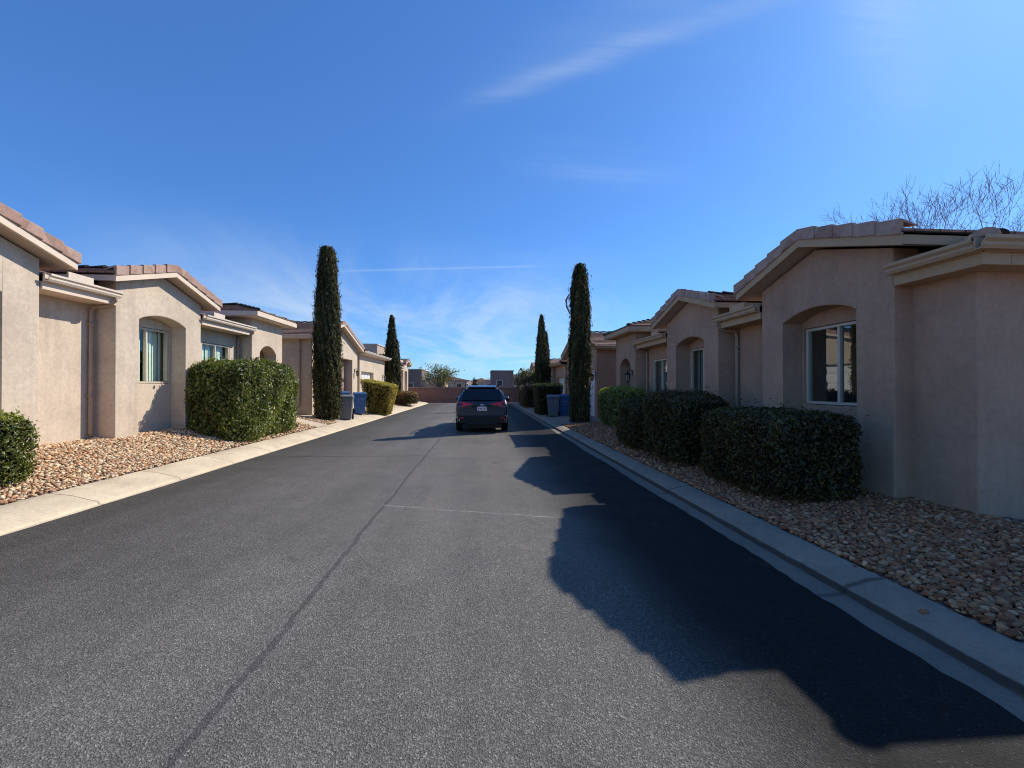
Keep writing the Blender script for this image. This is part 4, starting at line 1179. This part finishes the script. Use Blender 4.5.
tan_house(-13, -3.5, 96, 106, 3.1, 1.2, 'tan house behind the tree beyond the end wall', 'tile')
tan_house(-3.0, 2.5, 130, 140, 3.2, 1.3, 'small distant tan house left of the car roof', 'tile')

# round leafy tree over the end wall
def leafy_tree(loc, H, Rx, Rz, count, seed, label, leaf=.16, pal=GREEN, trunk=.1):
    root = empty('desert_tree', loc); rs = np.random.RandomState(seed)
    tr = MB(); tips = []
    tr.tube([(0, 0, -.1), (.03, 0, H*.25), (0, .05, H*.45)], [trunk, trunk*.8, trunk*.6], 8)
    for k in range(22):
        a = k*2.4; el = rs.uniform(.15, 1.2); L = rs.uniform(.6, 1.0)
        e = np.array([math.cos(a)*math.cos(el)*Rx*L, math.sin(a)*math.cos(el)*Rx*L, H*.52+math.sin(el)*Rz*L])
        m_ = e*np.array([.45, .45, 0])+np.array([0, 0, H*.3+.5*(e[2]-H*.3)])
        tr.tube([(0, .02, H*.38), tuple(m_), tuple(e)], [trunk*.4, trunk*.25, trunk*.1], 5); tips.append(e)
        for j in range(3):
            e2 = e+rs.normal(0, .28*Rx, 3)*np.array([1, 1, .7]); tr.tube([tuple(m_*.4+e*.6), tuple(e2)], [trunk*.12, trunk*.05], 4); tips.append(e2)
    tr.build('trunk', M['bark'], root)
    tips = np.array(tips); C = tips[rs.randint(0, len(tips), count)] + rs.normal(0, .17*Rx, (count, 3))*np.array([1, 1, .6])
    nn = C-np.array([0, 0, H*.5]); nn /= np.linalg.norm(nn, axis=1)[:, None]
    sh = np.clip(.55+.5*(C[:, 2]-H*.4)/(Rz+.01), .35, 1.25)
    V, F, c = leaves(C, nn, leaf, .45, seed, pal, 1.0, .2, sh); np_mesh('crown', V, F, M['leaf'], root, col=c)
    tag(root, label, 'tree'); return root
leafy_tree((-4.55, 45.2, 0), 3.7, 1.75, 2.0, 3000, 61, 'round loose crowned green tree rising over the end wall', .17, [(.19, .19, .08), (.13, .14, .06), (.24, .23, .10)])
leafy_tree((4.1, 38.4, .1), 3.3, 1.1, 1.3, 2600, 62, 'pale dry shrub tree beside the far right cypress', .18, [(.16, .15, .07), (.11, .12, .05), (.20, .17, .09)], .06)
leafy_tree((-1.3, 75, 0), 3.4, .5, 1.5, 700, 63, 'thin dark distant tree left of the car roof', .2, DARK, .06)

# bare tree behind the right house
def bare_tree(loc, H, seed, label):
    root = empty('bare_tree', loc); rr = random.Random(seed); b = MB()
    def grow(p, d, L, r, lv):
        pts = [p]; q = Vector(p); dd = Vector(d)
        for i in range(3):
            dd = (dd + Vector((rr.uniform(-.14, .14), rr.uniform(-.14, .14), rr.uniform(-.02, .12)))).normalized(); q = q+dd*L/3; pts.append(q.copy())
        b.tube(pts, [r, r*.85, r*.7, r*.55], 6 if lv < 2 else 4, cap=False)
        if lv >= 7: return
        n_ = 3 if lv < 4 else rr.choice((2, 3, 3))
        for k in range(n_):
            a = rr.uniform(0, 6.28); sp = rr.uniform(.3, .8)
            s = dd.cross(Vector((math.cos(a), math.sin(a), .3))).normalized()
            base = pts[3] if k < 2 else pts[2]
            grow(base, (dd*math.cos(sp)+s*math.sin(sp)+Vector((0, 0, .08))).normalized(), L*rr.uniform(.66, .84), max(.0042, r*.55), lv+1)
    grow(Vector((0, 0, -.1)), Vector((0, 0, 1)), H*.27, .11, 0)
    b.build('trunk', M['bare_bark'], root, weld=False, recalc=False)
    tag(root, label, 'tree'); return root
bare_tree((14.8, 12.2, .1), 8.9, 4, 'leafless branching tree behind the near right roof')
bare_tree((17.2, 11.2, .1), 7.2, 9, 'leafless tree at the right edge behind the roof')

# distant hills
def hills(name, y, pts, depth, seed):
    b = MB(); rr = random.Random(seed)
    for i in range(len(pts)-1):
        (xa, ha), (xb, hb) = pts[i], pts[i+1]
        b.poly([(xa, y, -1), (xb, y, -1), (xb, y+depth*.5, hb), (xa, y+depth*.5, ha)]); b.poly([(xa, y+depth*.5, ha), (xb, y+depth*.5, hb), (xb, y+depth, -1), (xa, y+depth, -1)])
    tag(b.build(name, M['hill'], smooth=True), kind='structure')
rr = random.Random(8)
hills('hills', 1500, [(-2400+60*i, 26+8*math.sin(i*.55)+7*math.sin(i*.21+1)+rr.uniform(-3, 3)) for i in range(81)], 900, 2)

# ------------------------------------------------------------------ light and sky
sx, sy = 1.07, .65
S = Vector((sx, sy, 1)).normalized()
el = math.asin(S.z); az = math.atan2(S.x, S.y)
ld = D.lights.new('sun', 'SUN'); ld.energy = 5.0; ld.angle = R(.53); ld.color = (1, .94, .84)
lo = D.objects.new('sun', ld); COL.objects.link(lo); lo.rotation_euler = S.to_track_quat('Z', 'Y').to_euler(); lo.location = (20, 12, 25)

wd = D.worlds.new('World'); SC.world = wd; wd.use_nodes = True
wt = wd.node_tree; wn = wt.nodes; bg = wn['Background']
def wadd(t, **k):
    n_ = wn.new(t)
    for a, v in k.items(): setattr(n_, a, v)
    return n_
sky = wadd('ShaderNodeTexSky', sky_type='NISHITA', sun_disc=False, sun_elevation=el, sun_rotation=az, altitude=900, air_density=1.0, dust_density=.55, ozone_density=2.4)
tc = wadd('ShaderNodeTexCoord')
def wmath(op, a, b_=None, clamp=False):
    m = wadd('ShaderNodeMath', operation=op, use_clamp=clamp)
    for i, v in enumerate((a, b_)):
        if v is None: continue
        if hasattr(v, 'links'): wt.links.new(v, m.inputs[i])
        else: m.inputs[i].default_value = v
    return m.outputs[0]
def wdot(vec):
    d = wadd('ShaderNodeVectorMath', operation='DOT_PRODUCT'); wt.links.new(tc.outputs['Generated'], d.inputs[0]); d.inputs[1].default_value = vec
    return d.outputs['Value']
def wnoise(scale, stretch, rot=0, detail=6, rough=.6, dist=.4):
    mp = wadd('ShaderNodeMapping'); mp.inputs['Scale'].default_value = stretch; mp.inputs['Rotation'].default_value = (0, 0, rot)
    wt.links.new(proj, mp.inputs[0]); n_ = wadd('ShaderNodeTexNoise'); n_.inputs['Scale'].default_value = scale; n_.inputs['Detail'].default_value = detail; n_.inputs['Roughness'].default_value = rough; n_.inputs['Distortion'].default_value = dist
    wt.links.new(mp.outputs[0], n_.inputs['Vector']); return n_.outputs['Fac']
def wramp(f, a, b_):
    m = wadd('ShaderNodeMapRange', interpolation_type='SMOOTHSTEP'); wt.links.new(f, m.inputs[0])
    m.inputs[1].default_value = a; m.inputs[2].default_value = b_; m.inputs[3].default_value = 0; m.inputs[4].default_value = 1
    return m.outputs[0]
# cloud layer: directions projected on a high plane
sp = wadd('ShaderNodeSeparateXYZ'); wt.links.new(tc.outputs['Generated'], sp.inputs[0])
zc = wmath('MAXIMUM', wmath('ADD', sp.outputs[2], .06), .02)
cb_ = wadd('ShaderNodeCombineXYZ'); wt.links.new(wmath('DIVIDE', sp.outputs[0], zc), cb_.inputs[0]); wt.links.new(wmath('DIVIDE', sp.outputs[1], zc), cb_.inputs[1])
proj = cb_.outputs[0]
def streak(d0, d1, width, amt, soft0=.12, soft1=.12, nz=None):
    """wisp along the great circle from d0 to d1 (world directions)"""
    a, b_ = Vector(d0).normalized(), Vector(d1).normalized()
    nrm = a.cross(b_).normalized(); t = (b_-a*a.dot(b_)).normalized(); ang = a.angle(b_)
    off = wdot(tuple(nrm)); 
    if nz is not None: off = wmath('ADD', off, wmath('MULTIPLY', wmath('SUBTRACT', nz, .5), width*1.6))
    g_ = wmath('EXPONENT', wmath('MULTIPLY', wmath('POWER', wmath('DIVIDE', off, width), 2), -1))
    th = wmath('ARCTAN2', wdot(tuple(t)), wdot(tuple(a)))
    m = wmath('MULTIPLY', wramp(th, -soft0, soft0), wmath('SUBTRACT', 1, wramp(th, ang-soft1, ang+soft1)))
    return wmath('MULTIPLY', wmath('MULTIPLY', g_, m), amt)
YAW = R(4.13); PIT = math.atan(3/415)
def dirpx(x, y):       # viewing direction of a bearing measured in the photograph
    u, v = (x-512)/415, (384-y)/415
    fx = math.cos(PIT)-v*math.sin(PIT); fz = math.sin(PIT)+v*math.cos(PIT)
    return (u*math.cos(YAW)+fx*math.sin(YAW), fx*math.cos(YAW)-u*math.sin(YAW), fz)
n1 = wnoise(1.5, (1, .35, 1), R(-60), 8, .62, .8)
n2 = wnoise(2.4, (.5, 1.3, 1), R(20), 8, .62, .9)
def pr_(d): return (d[0]/(d[2]+.06), d[1]/(d[2]+.06))
(xa_, ya_), (xb_, yb_) = pr_(dirpx(480, 96)), pr_(dirpx(790, -5))
wa = math.atan2(yb_-ya_, xb_-xa_)
fib = wramp(wnoise(1.0, (.4, 5.5, 1), -wa, 8, .68, .5), .28, .66)      # fibres drawn out along the wisp
clouds = []
clouds.append(wmath('MULTIPLY', streak(dirpx(490, 95), dirpx(800, -14), .017, .19, .20, .34, n2), wmath('ADD', wmath('MULTIPLY', fib, .9), .22)))
clouds.append(wmath('MULTIPLY', streak(dirpx(560, 45), dirpx(800, -60), .045, .12, .3, .3, n1), fib))
clouds.append(wmath('MULTIPLY', streak(dirpx(540, 160), dirpx(660, 172), .03, .12, .12, .12, n2), wmath('MULTIPLY', fib, 1.2)))
clouds.append(wmath('MULTIPLY', streak(dirpx(870, -40), dirpx(900, 60), .04, .25, .12, .15, n1), wmath('MULTIPLY', fib, 1.3)))
clouds.append(streak(dirpx(345, 271), dirpx(536, 266), .0026, .15, .06, .03, n2))
# soft cirrus bank low over the end of the lane
el_ = sp.outputs[2]
bank = wmath('MULTIPLY', wramp(el_, .015, .07), wmath('SUBTRACT', 1, wramp(el_, .14, .36)))
fw = wramp(wdot(Vector(dirpx(400, 340)).normalized()), .80, .98)
clouds.append(wmath('MULTIPLY', wmath('MULTIPLY', bank, fw), wmath('MULTIPLY', wramp(wnoise(.62, (1, .5, 1), R(12), 9, .66, .9), .34, .72), .62)))
tot = clouds[0]
for k in clouds[1:]: tot = wmath('ADD', tot, k)
tot = wmath('MINIMUM', tot, .8)
gm = wadd('ShaderNodeMix', data_type='RGBA', blend_type='MULTIPLY'); gm.inputs[0].default_value = 1
wt.links.new(sky.outputs[0], gm.inputs[6]); gm.inputs[7].default_value = (.47, .80, 1.14, 1)
mx = wadd('ShaderNodeMix', data_type='RGBA'); wt.links.new(tot, mx.inputs[0]); ad = wadd('ShaderNodeMix', data_type='RGBA', blend_type='ADD'); ad.inputs[0].default_value = 1
wt.links.new(gm.outputs[2], ad.inputs[6]); ad.inputs[7].default_value = (.17, .52, 1.62, 1)
wt.links.new(ad.outputs[2], mx.inputs[6]); mx.inputs[7].default_value = (6.0, 7.0, 7.8, 1)
wt.links.new(mx.outputs[2], bg.inputs['Color']); bg.inputs['Strength'].default_value = .12

# ------------------------------------------------------------------ camera
cd = D.cameras.new('camera'); cd.sensor_width = 36; cd.lens = 36*415/1024; cd.clip_end = 12000; cd.clip_start = .05
co = D.objects.new('camera', cd); COL.objects.link(co); co.location = (0, 0, 1.6)
co.rotation_euler = (R(90)+PIT, 0, -YAW)
SC.camera = co
SC.view_settings.view_transform = 'Standard'; SC.view_settings.look = 'None'; SC.view_settings.exposure = 0
SC.cycles.filter_width = 1.05
SC.render.resolution_x = 1024; SC.render.resolution_y = 768
